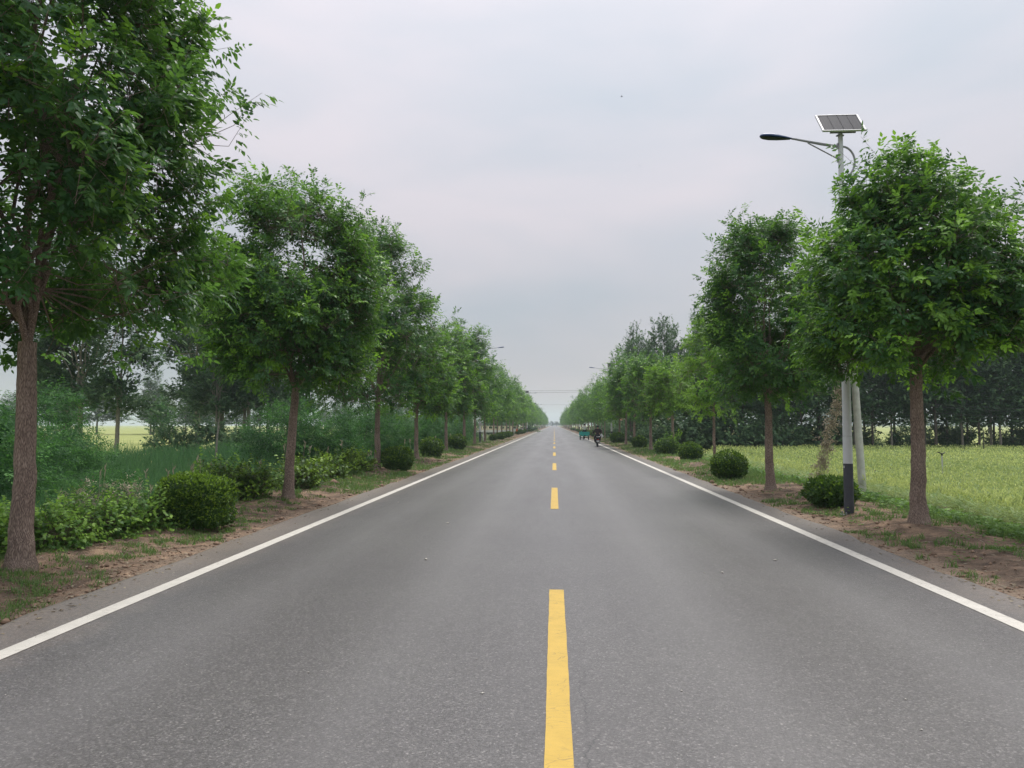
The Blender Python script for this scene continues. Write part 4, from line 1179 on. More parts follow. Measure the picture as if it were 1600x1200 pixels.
# ------------------------------------------------------------------ solar street lamps
def street_lamp(loc, h, side, label, reach=0.0):
    """arm reaches over the road: side = -1 towards -x, +1 towards +x"""
    e = empty('street_lamp', loc)
    s = side
    k = h / 6.85
    # white pole in two sleeved lengths, dark painted foot
    MB().tube([(0, 0, 0.94), (0, 0, 1.42)], [0.080, 0.079], 20).build('pole_sleeve', M['pole_white'], e, True)
    MB().tube([(0, 0, 1.425), (0, 0, 2.5), (-0.01 * s, 0, h)], [0.077, 0.07, 0.042], 20).build('pole', M['pole_white'], e, True)
    MB().tube([(0, 0, -0.1), (0, 0, 0.935)], [0.083, 0.082], 20).build('pole_foot', M['pole_dark'], e, True)
    MB().box((-0.079, -0.02, 0.88), (0.012, 0.03, 0.04)).build('door_latch', M['aluminium'], e)
    MB().tube([(0, 0, 0.02), (0, 0, 0.05)], 0.15, 20).build('base_flange', M['galv'], e)
    for q in range(4):
        MB().tube([(0.118 * math.cos(R(45 + 90 * q)), 0.118 * math.sin(R(45 + 90 * q)), 0.05), (0.118 * math.cos(R(45 + 90 * q)), 0.118 * math.sin(R(45 + 90 * q)), 0.09)], 0.014, 6).build('anchor_bolt', M['galv'], e)
    MB().box((0, -0.079, 0.62), (0.075, 0.012, 0.24)).build('access_door', M['pole_dark'], e, bevel=0.004)
    z = h - 0.30
    pts = [(0.03 * -s, 0, z), (s * 0.35, 0, z + 0.07), (s * (0.8 + reach), 0, z + 0.17), (s * (0.86 + reach), 0, z + 0.18)]
    MB().tube(pts, [0.026, 0.025, 0.02, 0.02], 10).build('arm', M['galv'], e, True)
    MB().tube([(s * 0.035, 0, z - 0.22), (s * 0.57, 0, z + 0.09)], 0.012, 8).build('brace', M['galv'], e, True)
    MB().box((s * 0.045, 0, z - 0.23), (0.02, 0.05, 0.09)).box((s * 0.045, 0, z + 0.02), (0.02, 0.06, 0.1)).build('bracket', M['galv'], e)
    cur = []
    for i in range(15):
        a = R(84 - i * 12)
        cur.append((-s * (0.02 + 0.235 * max(math.cos(a), -0.1) ** 1.0 if i else 0.02), 0, z - 0.27 + 0.285 * math.sin(a)))
    MB().tube(cur, 0.019, 8).build('curved_stay', M['galv'], e, True)
    # lamp head: flattened teardrop, blue shell above, dark lens below
    hd = MB()
    prof = [(0.0, 0.012), (0.05, 0.03), (0.14, 0.055), (0.28, 0.085), (0.42, 0.1), (0.52, 0.085), (0.58, 0.05), (0.6, 0.012)]
    n = 18
    vs, fs = [], []
    for d, w in prof:
        for j in range(n):
            a = 2 * PI * j / n
            zz = math.sin(a)
            vs.append((s * (0.83 + reach + d), math.cos(a) * w, z + 0.175 + 0.1 * d + (0.62 * w * zz if zz > 0 else 0.22 * w * zz)))
    for i in range(len(prof) - 1):
        for j in range(n):
            a, b = i * n + j, i * n + (j + 1) % n
            fs.append((a, b, b + n, a + n))
    hd.add(vs, fs + [tuple(range(n)), tuple((len(prof) - 1) * n + j for j in range(n))])
    ho = hd.build('lamp_head', M['lamp_blue'], e, True)
    ln = MB()
    ln.add([(s * (0.83 + reach + d), math.cos(a) * w * 0.86, z + 0.168 + 0.1 * d - 0.2 * w) for d, w in prof[1:-1] for a in (0, PI)], [(2 * i, 2 * i + 1, 2 * i + 3, 2 * i + 2) for i in range(len(prof) - 3)])
    ln.build('lens', M['lens'], ho)
    # solar panel on a tilted bracket, facing the camera's side of the sky
    T_ = R(50)
    rot = Matrix.Rotation(T_, 3, 'X')
    pc = Vector((0.0, -0.03, h + 0.13))
    pw, pl = 0.76, 0.56
    po = MB().box(pc, (pw, pl, 0.025), rot).build('solar_panel', M['black'], e)
    up_ = rot @ Vector((0, 0, 1))
    ex, ey = Vector((1, 0, 0)), rot @ Vector((0, 1, 0))
    fr = MB()
    for a, b, w, l in ((-pw / 2 + 0.014, 0, 0.03, pl + 0.004), (pw / 2 - 0.014, 0, 0.03, pl + 0.004)):
        fr.box(pc + ex * a + ey * b + up_ * 0.006, (w, l, 0.034), rot)
    for b in (-pl / 2, pl / 2):
        fr.box(pc + ey * b + up_ * 0.006, (pw - 0.062, 0.014, 0.034), rot)
    fr.build('frame', M['aluminium'], po)
    cw = (pw - 0.07) / 4
    for i in range(4):
        c = MB().box((0, 0, 0), (cw - 0.008, pl - 0.03, 0.004)).build('cell_column', M['cell'], po)
        c.location = pc + ex * (-(pw - 0.07) / 2 + cw * (i + 0.5)) + up_ * 0.0155
        c.rotation_euler = (T_, 0, 0)
    MB().tube([(0, 0, h - 0.08), (0, 0, h + 0.02), pc - up_ * 0.02], 0.03, 10).box((0, -0.01, h - 0.09), (0.13, 0.05, 0.02)).box((0, -0.14, h - 0.085), (0.45, 0.03, 0.02)).build('panel_mount', M['galv'], e)
    return tag(e, label, 'street lamp', 'solar street lamps along the road')
near_lamp = street_lamp((5.19, 13.41, -0.02), 6.95, -1, 'solar street lamp with white pole and dark foot, nearest on the right')
far_l = [(-6.2, 61.4, 8.1, 1, 'solar street lamp beyond the tall dark tree, nearest on the left'),
         (5.25, 68.0, 6.9, -1, 'solar street lamp behind the scooter rider, second on the right'),
         (-5.6, 152, 8.2, 1, 'solar street lamp past the bridge, second on the left'),
         (5.4, 158, 7.6, -1, 'solar street lamp with raised panel, third on the right')]
for k in range(3):
    far_l += [(-5.6, 215 + 62 * k, 7.6, 1, 'distant solar street lamp, %s on the left' % ordinal(3 + k)), (5.4, 222 + 62 * k, 7.4, -1, 'distant solar street lamp, %s on the right' % ordinal(4 + k))]
for x, y, h, s, lab in far_l:
    street_lamp((x, y, gz1(x, y)), h, s, lab, 0.6)
MB().box((0.05, -0.09, 1.55), (0.34, 0.03, 0.2)).box((0.05, -0.06, 1.55), (0.05, 0.06, 0.05)).build('number_board', M['plate'], [o for o in C.objects if o.get('label') == far_l[0][4]][0])

# ------------------------------------------------------------------ leaning concrete pole and vine-covered stay
p0, p1 = Vector((7.35, 18.12, -0.25)), Vector((7.13, 18.3, 6.4))
mb = MB().tube([p0, p0.lerp(p1, 0.5), p1], [0.09, 0.078, 0.06], 18)
ob = mb.build('concrete_pole', M['concrete'], None, True)
tag(ob, 'leaning pale concrete pole behind the solar lamp', 'pole')
g0, g1 = Vector((7.43, 21.52, -0.15)), Vector((7.95, 20.6, 3.3))
vine = empty('vine_covered_stay', (0, 0, 0))
MB().tube([g0, g1, g1 + (g1 - g0) * 0.55], 0.008, 6).build('stay_wire', M['galv'], vine)
r = np.random.RandomState(33)
pts = []
for i in range(230):
    t0 = r.rand() ** 1.3
    a, az = Vector(g0).lerp(g1, t0), r.uniform(0, 6.28)
    rad = (0.30 * (1 - t0) ** 3 + 0.06) * r.rand()
    ln = r.uniform(0.15, 0.7)
    q0 = np.array(a) + np.array([math.cos(az) * rad, math.sin(az) * rad * 0.7, 0])
    pts.append((q0, q0 + np.array([r.normal(0, 0.12), r.normal(0, 0.1), -ln * r.uniform(0.1, 0.7) * (0.35 + 0.5 * t0)])))
a_, b_ = np.array([p[0] for p in pts]), np.array([p[1] for p in pts])
b_[:, 2] = np.maximum(b_[:, 2], -0.3)
sv = sticks(a_, b_, 0.006, 0.004, 3)
n = 3200
w = r.randint(0, len(pts), n)
f = r.rand(n, 1)
lp = a_[w] * f + b_[w] * (1 - f) + r.normal(0, 0.035, (n, 3))
lv = place_leaves(lp, r.normal(0, 1, (n, 3)), r.normal(0, 1, (n, 3)), 0.05, 0.035, False, np.clip(r.normal(0.7, 0.25, n), 0, 1), r)
V, Q, T = cat([(sv[0], sv[1], np.full(len(sv[0]), 0.5)), lv])
link('dry_vine', mesh_np('dry_vine', V, Q, tint=T, mat=M['dry']), vine)
tag(vine, 'stay wire wrapped in brown dry vine at the wheat field edge', 'vine')

# ------------------------------------------------------------------ things standing in the field
def sprinkler(x, y, h, label):
    e = empty('sprinkler', (x, y, gz1(x, y)))
    MB().tube([(0, 0, -0.05), (0, 0, h)], 0.022, 10).build('riser', M['plate'], e, True)
    MB().tube([(0, 0, h), (0, 0, h + 0.07)], [0.03, 0.035], 10).tube([(-0.02, 0, h + 0.05), (0.11, 0, h + 0.1)], [0.022, 0.015], 8).tube([(0.02, 0, h + 0.06), (-0.13, 0.02, h + 0.12)], [0.014, 0.02], 8).box((-0.12, 0.02, h + 0.12), (0.09, 0.05, 0.02)).build('nozzle', M['black'], e)
    return tag(e, label, 'sprinkler', 'sprinklers in the wheat field')
sprinkler(13.5, 26.6, 0.98, 'sprinkler head on a grey riser right of the nearest right trunk')
for x, y, h, lab in ((12.9, 55.0, 0.95, 'thin dark stake in the wheat left of the second right trunk'), (15.9, 52.5, 0.95, 'thin dark stake just left of the second right trunk'), (27.2, 48.5, 1.6, 'tall thin dark stake far right in the wheat')):
    e = MB().tube([(0, 0, -0.05), (0.01, 0, h), (0.015, 0, h + 0.02)], [0.03, 0.027, 0.01], 8).box((0, 0, h * 0.93), (0.1, 0.03, 0.03)).build('field_stake', M['black'], loc=(x, y, gz1(x, y)))
    tag(e, lab, 'stake', 'stakes in the wheat field')

def utility_pole(x, y, h, label, lean=(0, 0), arm=0.9, z=None):
    e = empty('utility_pole', (x, y, gz1(x, y) if z is None else z))
    MB().tube([(0, 0, -0.2), (lean[0], lean[1], h)], [0.12, 0.08], 12).build('pole', M['concrete'], e, True)
    if arm:
        MB().box((lean[0], lean[1], h - 0.25), (arm, 0.07, 0.07)).build('crossarm', M['galv'], e)
        for s in (-0.42, 0, 0.42):
            MB().lathe([(0.02, 0), (0.04, 0.03), (0.03, 0.06), (0.045, 0.09), (0.015, 0.13)], 10, (lean[0] + s * arm, lean[1], h - 0.215)).build('insulator', M['pole_white'], e)
    return tag(e, label, 'utility pole', 'utility poles')
def wire(p, q, sag, label, r=0.012, n=24):
    p, q = Vector(p), Vector(q)
    pts = []
    for i in range(n + 1):
        t = i / n
        v = p.lerp(q, t)
        v.z -= sag * 4 * t * (1 - t)
        pts.append(v)
    o = MB().tube(pts, r, 6).build('power_line', M['wire'])
    return tag(o, label, 'power line', 'overhead wires')
utility_pole(24.0, 49.5, 3.5, 'short leaning concrete pole partly hidden by the nearest right trunk', (-0.25, 0), 0.5)
for k, (dz, sg) in enumerate(((0.0, 0.45), (-0.12, 0.6), (-0.55, 0.5))):
    wire((23.75, 49.5, 3.0 + dz), (62.0, 51.0, 2.4 + dz), sg, ('upper', 'middle', 'lowest')[k] + ' wire running right from the short leaning pole', 0.011)
utility_pole(-16.5, 150, 9.0, 'utility pole behind the left row carrying the wires over the road', (0, 0), 1.2)
utility_pole(27.0, 158, 9.6, 'utility pole behind the right row carrying the wires over the road', (0, 0), 1.2)
for k in range(2):
    wire((-16.5, 150 + k * 1.2, 8.8 - 0.45 * k), (27.0, 158 + k * 1.2, 9.8 - 0.1 * k), 0.5, ('upper', 'lower')[k] + ' of the two dark wires crossing above the road', 0.022)
wire((-30, 300, 10.4), (36, 300, 10.2), 0.5, 'faint far wire crossing above the road near the horizon', 0.025)
for k in range(3):
    wire((-95, 126, 8.6 - 0.85 * k), (-30, 120, 7.4 - 0.8 * k), 0.5, ('top', 'middle', 'bottom')[k] + ' wire over the left field beside the pale poplars', 0.022)
utility_pole(-95, 126, 9.0, 'utility pole at the left end of the wires over the left field', (0, 0), 1.0)
utility_pole(-30, 120, 8.0, 'utility pole at the right end of the wires over the left field', (0, 0), 1.0)

# ------------------------------------------------------------------ bridge over the ditch, markers, far house
br = empty('bridge', (-14.2, 150, 0))
MB().box((0, 0, 0.32), (13.6, 3.4, 0.42)).build('deck', M['concrete'], br)
for s in (-5.6, 0, 5.6):
    MB().box((s, 0, -1.0), (0.5, 3.0, 2.2)).build('pier', M['concrete'], br)
for f in (-1.6, 1.6):
    MB().box((0, f, 1.36), (13.6, 0.16, 0.12)).build('top_rail', M['cream'], br)
    MB().box((0, f, 0.72), (13.6, 0.12, 0.26)).build('lower_panel', M['cream'], br)
    for i in range(12):
        MB().box((-6.6 + i * 1.2, f, 0.91), (0.2, 0.2, 0.78)).build('post', M['cream'], br)
tag(br, 'small bridge with cream post railing beyond the left row of trunks', 'bridge')
pp = MB().tube([(-0.9, 0, 0.42), (0.9, 0, 0.42)], 0.42, 16).box((0, 0, 0.86), (1.7, 0.5, 0.12)).build('concrete_culvert', M['concrete'], loc=(-6.3, 128, gz1(-6.3, 128)))
tag(pp, 'pale concrete culvert end at the left verge by the bridge', 'culvert')
def marker(x, y, label):
    e = empty('marker_post', (x, y, gz1(x, y)))
    MB().tube([(0, 0, -0.05), (0, 0, 0.42)], [0.2, 0.17], 12).build('base', M['marker_yellow'], e)
    MB().tube([(0, 0, 0.42), (0, 0, 0.8), (0, 0, 0.9)], [0.16, 0.15, 0.08], 12).build('head', M['orange'], e)
    tag(e, label, 'marker', 'orange and yellow markers')
marker(-6.0, 118, 'orange and yellow marker post on the left verge before the culvert')
marker(3.95 + 0.7, 112, 'orange and yellow marker post on the right verge ahead of the tricycle')
hs = empty('farmhouse', (13.6, 112, -0.4))
MB().box((0, 0, 1.35), (8.0, 5.0, 2.7)).build('wall', M['brick_wall'], hs)
rf = MB().add([(-4.3, -2.9, 2.72), (4.3, -2.9, 2.72), (4.3, 2.9, 2.72), (-4.3, 2.9, 2.72), (-4.3, 0, 4.1), (4.3, 0, 4.1)], [(0, 1, 5, 4), (2, 3, 4, 5), (1, 2, 5), (3, 0, 4), (0, 3, 2, 1)]).build('roof', M['roof_red'], hs)
MB().box((2.2, 1.0, 3.95), (0.5, 0.5, 0.9)).build('chimney', M['brick_wall'], rf)
for x in (-2.6, 2.4):
    wd = MB().box((x, -2.52, 1.5), (1.3, 0.08, 1.2)).build('window', M['plate'], hs)
    MB().box((x - 0.3, -2.57, 1.5), (0.52, 0.04, 1.04)).build('pane', M['glass'], wd)
    MB().box((x + 0.3, -2.57, 1.5), (0.52, 0.04, 1.04)).build('pane', M['glass'], wd)
dr = MB().box((-0.1, -2.53, 1.05), (1.0, 0.08, 2.1)).build('door', M['wood'], hs)
MB().box((0.28, -2.59, 1.05), (0.06, 0.05, 0.14)).build('handle', M['chrome'], dr)
tag(hs, 'pale farmhouse with a red roof glimpsed between the right trunks', 'house')

# ------------------------------------------------------------------ people (one skinned body each)
def skinned(name, pts, edges, root, mat, parent, lv=2, loc=None):
    names = list(pts)
    me = bpy.data.meshes.new(name)
    me.from_pydata([pts[k][0] for k in names], [(names.index(a), names.index(b)) for a, b in edges], [])
    me.update()
    o = link(name, me, parent, mat, loc)
    o.modifiers.new('skin', 'SKIN').use_smooth_shade = True
    for i, k in enumerate(names):
        rr = pts[k][1]
        sv_ = me.skin_vertices[0].data[i]
        sv_.radius = (rr, rr) if not isinstance(rr, tuple) else rr
        sv_.use_root = (k == root)
    sb = o.modifiers.new('subdivision', 'SUBSURF')
    sb.levels = lv
    sb.render_levels = lv
    return o
def rider(loc, hip, sh, head, hand, knee, foot, top_mat, label, top_name, rz=0.0, hw=0.13, sw=0.17):
    """seated figure facing +y; hip, sh, head, hand, knee, foot are (y, z) or (x, y, z) points in the figure's space"""
    e = empty('person', loc, rz)
    P, E_ = {}, []
    def ch(*ks):
        for a, b in zip(ks[:-1], ks[1:]):
            E_.append((a, b))
    hy, hz = hip
    sy, sz = sh
    P['pelvis'] = ((0, hy, hz), (0.15, 0.11)); P['waist'] = ((0, hy * 0.6 + sy * 0.4, hz * 0.6 + sz * 0.4), (0.135, 0.1))
    P['chest'] = ((0, hy * 0.2 + sy * 0.8, hz * 0.2 + sz * 0.8 - 0.02), (0.155, 0.11)); P['neck0'] = ((0, sy, sz + 0.05), 0.065)
    P['neck1'] = ((0, sy + 0.015, sz + 0.11), 0.052); P['jaw'] = ((0, head[0] + 0.01, sz + 0.165), 0.07); P['skull'] = ((0, head[0], head[1] - 0.09), 0.088); P['crown'] = ((0, head[0] - 0.005, head[1] - 0.03), 0.055)
    P['nose'] = ((0, head[0] + 0.105, head[1] - 0.125), 0.014)
    ch('pelvis', 'waist', 'chest', 'neck0', 'neck1', 'jaw', 'skull', 'crown'); E_.append(('skull', 'nose'))
    for s, n_ in ((-1, 'l'), (1, 'r')):
        P['ear' + n_] = ((s * 0.095, head[0] - 0.01, head[1] - 0.115), 0.014); E_.append(('skull', 'ear' + n_))
        P['sh' + n_] = ((s * sw, sy, sz - 0.02), 0.062)
        hx, hyy, hzz = hand; hx *= s
        P['el' + n_] = ((s * (sw + 0.11), sy * 0.45 + hyy * 0.55 - 0.09, sz * 0.4 + hzz * 0.6 - 0.06), 0.045)
        P['wr' + n_] = ((hx, hyy - 0.07, hzz + 0.015), 0.03); P['palm' + n_] = ((hx, hyy, hzz + 0.012), (0.036, 0.018))
        ch('chest', 'sh' + n_, 'el' + n_, 'wr' + n_, 'palm' + n_)
        for i, (dx, ln) in enumerate(((-0.03, 0.062), (-0.011, 0.07), (0.009, 0.066), (0.028, 0.052))):
            a, b, c = ['f%d%s%s' % (i, j, n_) for j in 'abc']
            P[a] = ((hx + dx, hyy + 0.045, hzz + 0.022), 0.0095); P[b] = ((hx + dx, hyy + 0.045 + ln * 0.35, hzz - 0.008), 0.009); P[c] = ((hx + dx, hyy + 0.035, hzz - 0.035), 0.008)
            ch('palm' + n_, a, b, c)
        P['th0' + n_] = ((hx - s * 0.042, hyy + 0.01, hzz - 0.005), 0.011); P['th1' + n_] = ((hx - s * 0.04, hyy + 0.045, hzz - 0.032), 0.009)
        ch('palm' + n_, 'th0' + n_, 'th1' + n_)
        P['hp' + n_] = ((s * 0.09, hy + 0.02, hz - 0.02), 0.092); P['kn' + n_] = ((s * knee[0], knee[1], knee[2]), 0.062)
        P['ca' + n_] = ((s * (knee[0] * 0.6 + foot[0] * 0.4), knee[1] * 0.6 + foot[1] * 0.4 - 0.02, knee[2] * 0.6 + foot[2] * 0.4), 0.056)
        P['an' + n_] = ((s * foot[0], foot[1], foot[2] + 0.06), 0.036); P['to' + n_] = ((s * foot[0], foot[1] + 0.13, foot[2] + 0.03), 0.034)
        ch('pelvis', 'hp' + n_, 'kn' + n_, 'ca' + n_, 'an' + n_, 'to' + n_)
    skinned('body', P, E_, 'pelvis', M['skin'], e)
    g = lambda k, r: (P[k][0], r)
    T1 = {'pelvis': g('pelvis', (0.165, 0.125)), 'waist': g('waist', (0.16, 0.12)), 'chest': g('chest', (0.18, 0.13)), 'neck0': g('neck0', 0.078)}
    E1 = [('pelvis', 'waist'), ('waist', 'chest'), ('chest', 'neck0')]
    T2 = {'pelvis': g('pelvis', (0.162, 0.12))}
    E2 = []
    for n_ in 'lr':
        T1['sh' + n_] = g('sh' + n_, 0.08); T1['el' + n_] = g('el' + n_, 0.06); T1['wr' + n_] = g('wr' + n_, 0.043)
        E1 += [('chest', 'sh' + n_), ('sh' + n_, 'el' + n_), ('el' + n_, 'wr' + n_)]
        T2['hp' + n_] = g('hp' + n_, 0.108); T2['kn' + n_] = g('kn' + n_, 0.076); T2['ca' + n_] = g('ca' + n_, 0.07); T2['an' + n_] = g('an' + n_, 0.052)
        E2 += [('pelvis', 'hp' + n_), ('hp' + n_, 'kn' + n_), ('kn' + n_, 'ca' + n_), ('ca' + n_, 'an' + n_)]
        a, t = Vector(P['an' + n_][0]), Vector(P['to' + n_][0])
        skinned('shoe', {'heel': (tuple(a + Vector((0, -0.05, -0.035))), 0.045), 'mid': (tuple(a + Vector((0, 0.05, -0.03))), 0.048), 'toe': (tuple(t + Vector((0, 0.03, 0))), 0.04)}, [('heel', 'mid'), ('mid', 'toe')], 'mid', M['shoe'], e)
    skinned(top_name, T1, E1, 'pelvis', top_mat, e)
    skinned('trousers', T2, E2, 'pelvis', M['trousers'], e)
    hb = MB()
    hn, hm = 12, 7
    vs, fs = [], []
    for i in range(hm):
        el = PI / 2 * (1 - i / (hm - 1)) - 0.35 * (i / (hm - 1))
        for j in range(hn):
            az = 2 * PI * j / hn
            fwd = max(0, math.sin(az))
            rr = 0.108
            zz = math.sin(el) * 0.115
            if fwd > 0.3:
                zz = max(zz, 0.035)
            vs.append((math.cos(az) * math.cos(el) * rr * 0.92, math.sin(az) * math.cos(el) * rr + head[0] - 0.008, head[1] - 0.098 + zz))
    for i in range(hm - 1):
        for j in range(hn):
            a, b = i * hn + j, i * hn + (j + 1) % hn
            fs.append((a, b, b + hn, a + hn))
    hb.add(vs, fs)
    hb.build('hair', M['hair'], e, True)
    return tag(e, label, 'person')

def wheel(name, parent, c, r, w, mat_rim='chrome', spokes=8):
    t = MB().lathe([(r * 0.72, -w / 2), (r * 0.9, -w / 2), (r, -w * 0.28), (r, w * 0.28), (r * 0.9, w / 2), (r * 0.72, w / 2), (r * 0.72, -w / 2)], 24, c, 'X').build('wheel', M['rubber'], parent, True)
    rm = MB().lathe([(r * 0.6, -w * 0.3), (r * 0.735, -w * 0.36), (r * 0.735, w * 0.36), (r * 0.6, w * 0.3), (r * 0.6, -w * 0.3)], 24, c, 'X')
    rm.lathe([(0.001, -w * 0.45), (r * 0.16, -w * 0.45), (r * 0.16, w * 0.45), (0.001, w * 0.45)], 12, c, 'X')
    for k in range(spokes):
        a = 2 * PI * k / spokes
        rm.tube([(c[0], c[1] + math.cos(a) * r * 0.1, c[2] + math.sin(a) * r * 0.1), (c[0], c[1] + math.cos(a) * r * 0.64, c[2] + math.sin(a) * r * 0.64)], 0.012, 6)
    rm.build('rim', M[mat_rim], t)
    return t

# ---- motor scooter
sx_, sy_ = 3.2, 54.8
sc = empty('motor_scooter', (sx_, sy_, 0.0))
wheel('wheel', sc, (0, 0.0, 0.215), 0.215, 0.085)
wheel('wheel', sc, (0, 1.16, 0.215), 0.215, 0.08)
bd = MB()
secs = [(-0.22, 0.05, 0.5, 0.6), (-0.1, 0.11, 0.42, 0.64), (0.1, 0.14, 0.36, 0.64), (0.35, 0.15, 0.27, 0.6), (0.48, 0.14, 0.24, 0.36), (0.85, 0.15, 0.22, 0.31)]
vs = [p for y, w, a, b in secs for p in ((-w, y, a), (w, y, a), (w * 0.8, y, b), (-w * 0.8, y, b))]
fs = [tuple(i * 4 + j for j in q) for i in range(len(secs) - 1) for q in ((0, 1, 5, 4), (1, 2, 6, 5), (2, 3, 7, 6), (3, 0, 4, 7))] + [(3, 2, 1, 0), (20, 21, 22, 23)]
bd.add(vs, fs).build('body', M['jacket'], sc, bevel=0.02)
MB().add([(-0.2, 0.86, 0.28), (0.2, 0.86, 0.28), (0.22, 0.93, 0.6), (0.16, 0.98, 0.86), (-0.16, 0.98, 0.86), (-0.22, 0.93, 0.6), (-0.1, 1.02, 0.3), (0.1, 1.02, 0.3), (0.1, 1.1, 0.62), (0.08, 1.08, 0.86), (-0.08, 1.08, 0.86), (-0.1, 1.1, 0.62)],
         [(0, 1, 2, 5), (5, 2, 3, 4), (7, 6, 11, 8), (8, 11, 10, 9), (1, 7, 8, 2), (2, 8, 9, 3), (6, 0, 5, 11), (11, 5, 4, 10), (3, 9, 10, 4)]).build('leg_shield', M['plate'], sc, bevel=0.015)
MB().box((0, 0.02, 0.67), (0.26, 0.62, 0.07)).build('seat', M['black'], sc, bevel=0.03)
MB().tube([(0, 1.16, 0.22), (0, 1.02, 0.7), (0, 0.96, 0.95)], 0.025, 10).build('fork', M['galv'], sc, True)
hb_ = MB().tube([(-0.32, 0.83, 0.95), (-0.15, 0.9, 0.99), (0.15, 0.9, 0.99), (0.32, 0.83, 0.95)], 0.014, 8).build('handlebar', M['black'], sc, True)
for s in (-1, 1):
    MB().tube([(s * 0.2, 0.9, 0.98), (s * 0.3, 0.9, 1.14)], 0.007, 6).lathe([(0.001, -0.012), (0.05, -0.01), (0.055, 0.0), (0.05, 0.012), (0.001, 0.012)], 12, (s * 0.32, 0.9, 1.17), 'Y').build('mirror', M['black'], hb_)
MB().tube([(0, -0.23, 0.3), (0, -0.1, 0.46), (0, 0.1, 0.49)], [0.06, 0.06, 0.05], 10).build('rear_mudguard', M['black'], sc, True)
MB().box((0, -0.235, 0.53), (0.16, 0.04, 0.07)).build('tail_light', M['red_lens'], sc, bevel=0.01)
MB().box((0, -0.27, 0.4), (0.2, 0.012, 0.14), Matrix.Rotation(R(-15), 3, 'X')).build('number_plate', M['plate'], sc)
MB().tube([(-0.14, -0.2, 0.74), (-0.12, -0.34, 0.74), (0.12, -0.34, 0.74), (0.14, -0.2, 0.74)], 0.012, 8).box((0, -0.3, 0.72), (0.2, 0.1, 0.02)).build('rear_rack', M['chrome'], sc)
MB().tube([(0.13, 0.1, 0.2), (0.15, -0.3, 0.25)], [0.03, 0.045], 12).build('exhaust', M['chrome'], sc, True)
MB().box((0, 1.16, 0.44), (0.11, 0.3, 0.02)).build('front_mudguard', M['black'], sc, bevel=0.008)
tag(sc, 'small dark motor scooter riding along the right edge line', 'scooter')
rider((sx_, sy_, 0), (0.02, 0.83), (0.1, 1.27), (0.13, 1.57), (0.3, 0.83, 0.985), (0.2, 0.46, 0.7), (0.17, 0.5, 0.31), M['jacket'], 'person in a dark brown jacket riding the scooter, seen from behind', 'jacket')
bg_ = MB().lathe([(0.005, 0.3), (0.03, 0.27), (0.1, 0.18), (0.13, 0.08), (0.11, 0.01), (0.02, 0.0)], 12)
bo = bg_.build('plastic_bag', M['bag'], None, True, loc=(sx_ + 0.33, sy_ + 0.82, 0.66))
tag(bo, 'white plastic bag hanging from the right handlebar of the scooter', 'bag')

# ---- cargo tricycle
tx, ty = 3.22, 79.3
tr = empty('cargo_tricycle', (tx, ty, 0.0))
for s in (-1, 1):
    wheel('wheel', tr, (s * 0.44, 0.35, 0.22), 0.22, 0.1, 'galv')
    MB().add([(s * 0.44 - 0.08, 0.35 + math.cos(a) * 0.26, 0.22 + math.sin(a) * 0.26) for a in [R(20 + 20 * i) for i in range(8)]] + [(s * 0.44 + 0.08, 0.35 + math.cos(a) * 0.26, 0.22 + math.sin(a) * 0.26) for a in [R(20 + 20 * i) for i in range(8)]],
             [(i, i + 1, i + 9, i + 8) for i in range(7)]).build('mudguard', M['teal'], tr)
wheel('wheel', tr, (0, 2.1, 0.23), 0.23, 0.08, 'galv')
bx = MB().box((0, 0.45, 0.505), (1.02, 1.3, 0.03)).build('cargo_bed', M['teal'], tr)
for s in (-1, 1):
    MB().box((s * 0.505, 0.45, 0.69), (0.025, 1.3, 0.34)).build('side_panel', M['teal'], bx)
    for i in range(4):
        MB().box((s * 0.527, -0.1 + i * 0.37, 0.69), (0.02, 0.04, 0.33)).build('rib', M['teal'], bx)
MB().box((0, 1.09, 0.69), (0.98, 0.025, 0.34)).build('front_panel', M['teal'], bx)
tg = MB().box((0, -0.19, 0.69), (1.0, 0.025, 0.34)).build('tailgate', M['teal'], tr)
MB().box((0, -0.212, 0.845), (1.0, 0.02, 0.03)).box((0, -0.212, 0.535), (1.0, 0.02, 0.03)).box((0, -0.212, 0.69), (0.5, 0.012, 0.05)).build('tailgate_rib', M['teal'], tg)
MB().box((0, -0.21, 0.44), (0.96, 0.05, 0.1)).build('bumper', M['teal'], tr)
MB().box((0.02, -0.243, 0.45), (0.2, 0.012, 0.09)).build('number_plate', M['black'], tr)
for s in (-1, 1):
    MB().box((s * 0.4, -0.243, 0.45), (0.1, 0.02, 0.06)).build('tail_light', M['red_lens'], tr, bevel=0.006)
MB().tube([(-0.44, 0.35, 0.22), (0.44, 0.35, 0.22)], 0.045, 10).lathe([(0.001, -0.1), (0.1, -0.08), (0.12, 0), (0.1, 0.08), (0.001, 0.1)], 12, (0, 0.35, 0.24), 'X').build('rear_axle', M['black'], tr)
MB().tube([(-0.2, -0.1, 0.45), (-0.2, 1.1, 0.45), (0, 1.55, 0.5), (0, 1.85, 0.85)], 0.03, 8).tube([(0.2, -0.1, 0.45), (0.2, 1.1, 0.45), (0, 1.55, 0.5)], 0.03, 8).build('frame', M['black'], tr)
MB().box((0.06, 1.18, 0.86), (0.4, 0.36, 0.1)).box((0.06, 1.18, 0.65), (0.34, 0.3, 0.32)).build('seat', M['black'], tr, bevel=0.02)
MB().tube([(-0.06, 2.1, 0.23), (-0.06, 1.9, 0.85)], 0.022, 8).tube([(0.06, 2.1, 0.23), (0.06, 1.9, 0.85)], 0.022, 8).tube([(0, 1.9, 0.82), (0, 1.82, 1.08)], 0.02, 8).build('fork', M['galv'], tr)
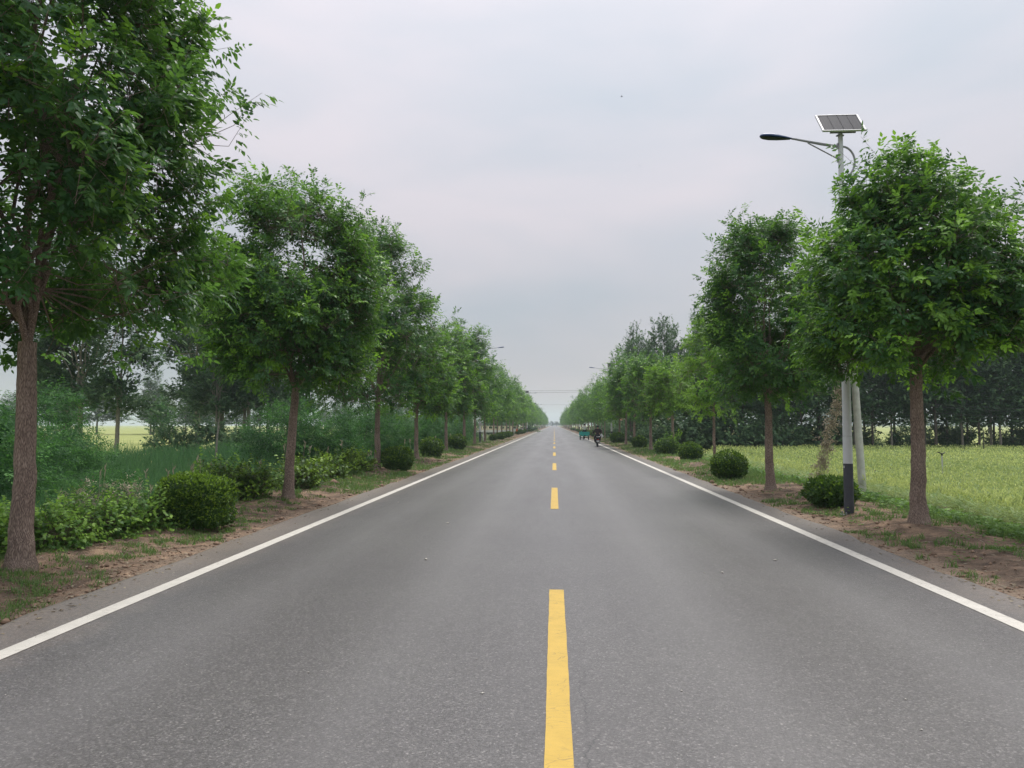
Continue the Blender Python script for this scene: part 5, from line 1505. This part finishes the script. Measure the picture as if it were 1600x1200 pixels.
th = MB().tube([(-0.3, 1.66, 1.08), (-0.12, 1.8, 1.12), (0.12, 1.8, 1.12), (0.38, 1.66, 1.08)], 0.015, 8).build('handlebar', M['black'], tr, True)
for s in (-1, 1):
    MB().tube([(s * 0.2, 1.78, 1.1), (s * 0.42, 1.76, 1.28)], 0.008, 6).box((s * 0.44, 1.76, 1.31), (0.12, 0.02, 0.1)).build('mirror', M['black'], th)
MB().lathe([(0.001, -0.05), (0.07, -0.04), (0.09, 0.04), (0.001, 0.06)], 14, (0, 1.98, 0.92), 'Y').build('headlight', M['chrome'], tr, True)
MB().add([(-0.28, 1.62, 0.42), (0.28, 1.62, 0.42), (0.3, 1.76, 0.9), (-0.3, 1.76, 0.9), (-0.26, 1.68, 0.4), (0.26, 1.68, 0.4), (0.27, 1.82, 0.9), (-0.27, 1.82, 0.9)], [(0, 1, 2, 3), (5, 4, 7, 6), (0, 3, 7, 4), (1, 5, 6, 2), (3, 2, 6, 7), (0, 4, 5, 1)]).build('front_shield', M['teal'], tr)
tag(tr, 'teal cargo tricycle with a high tailgate on the right lane', 'tricycle')
rider((tx + 0.06, ty, 0), (1.15, 1.0), (1.2, 1.43), (1.23, 1.73), (0.3, 1.68, 1.1), (0.2, 1.5, 0.88), (0.16, 1.5, 0.5), M['shirt'], 'person in a pale shirt driving the teal tricycle, seen from behind', 'shirt')

# ---- two far birds
for x, y, z, s, lab in ((5.2, 55, 26.5, 0.6, 'tiny dark bird high in the sky right of centre, the upper one'), (10.0, 85, 31.8, 0.6, 'tiny dark bird high in the sky right of centre, the lower one')):
    b = MB().lathe([(0.001, -0.1), (0.03, -0.06), (0.04, 0.0), (0.03, 0.06), (0.02, 0.1), (0.001, 0.13)], 8, (0, 0, 0), 'X')
    b.add([(0.05, 0, 0.01), (-0.05, 0, 0.01), (-0.06, 0.14, 0.07), (0.02, 0.17, 0.06), (-0.09, 0.3, 0.04)], [(0, 1, 2, 3), (3, 2, 4)]).add([(0.05, 0, 0.01), (-0.05, 0, 0.01), (-0.06, -0.14, 0.07), (0.02, -0.17, 0.06), (-0.09, -0.3, 0.04)], [(0, 3, 2, 1), (3, 4, 2)])
    b.add([(-0.08, 0.02, 0), (-0.08, -0.02, 0), (-0.19, -0.04, 0), (-0.19, 0.04, 0)], [(0, 1, 2, 3)])
    o = b.build('bird', M['black'], loc=(x, y, z))
    o.scale = (s, s, s)
    tag(o, lab, 'bird', 'birds in the sky')

# ------------------------------------------------------------------ hazy air
HZ = NT('haze')
pv = HZ.n('ShaderNodeVolumePrincipled')
pv.inputs['Color'].default_value = (0.8, 0.92, 1.0, 1)
pv.inputs['Density'].default_value = 0.00045
pv.inputs['Anisotropy'].default_value = 0.2
HZ.t.links.new(pv.outputs[0], HZ.out.inputs['Volume'])
hz = MB().box((0, 0, 20.0), (5600, 5600, 46.0)).build('haze', HZ.m)
tag(hz, 'thin pale summer haze over the whole place', 'haze', kind='stuff')
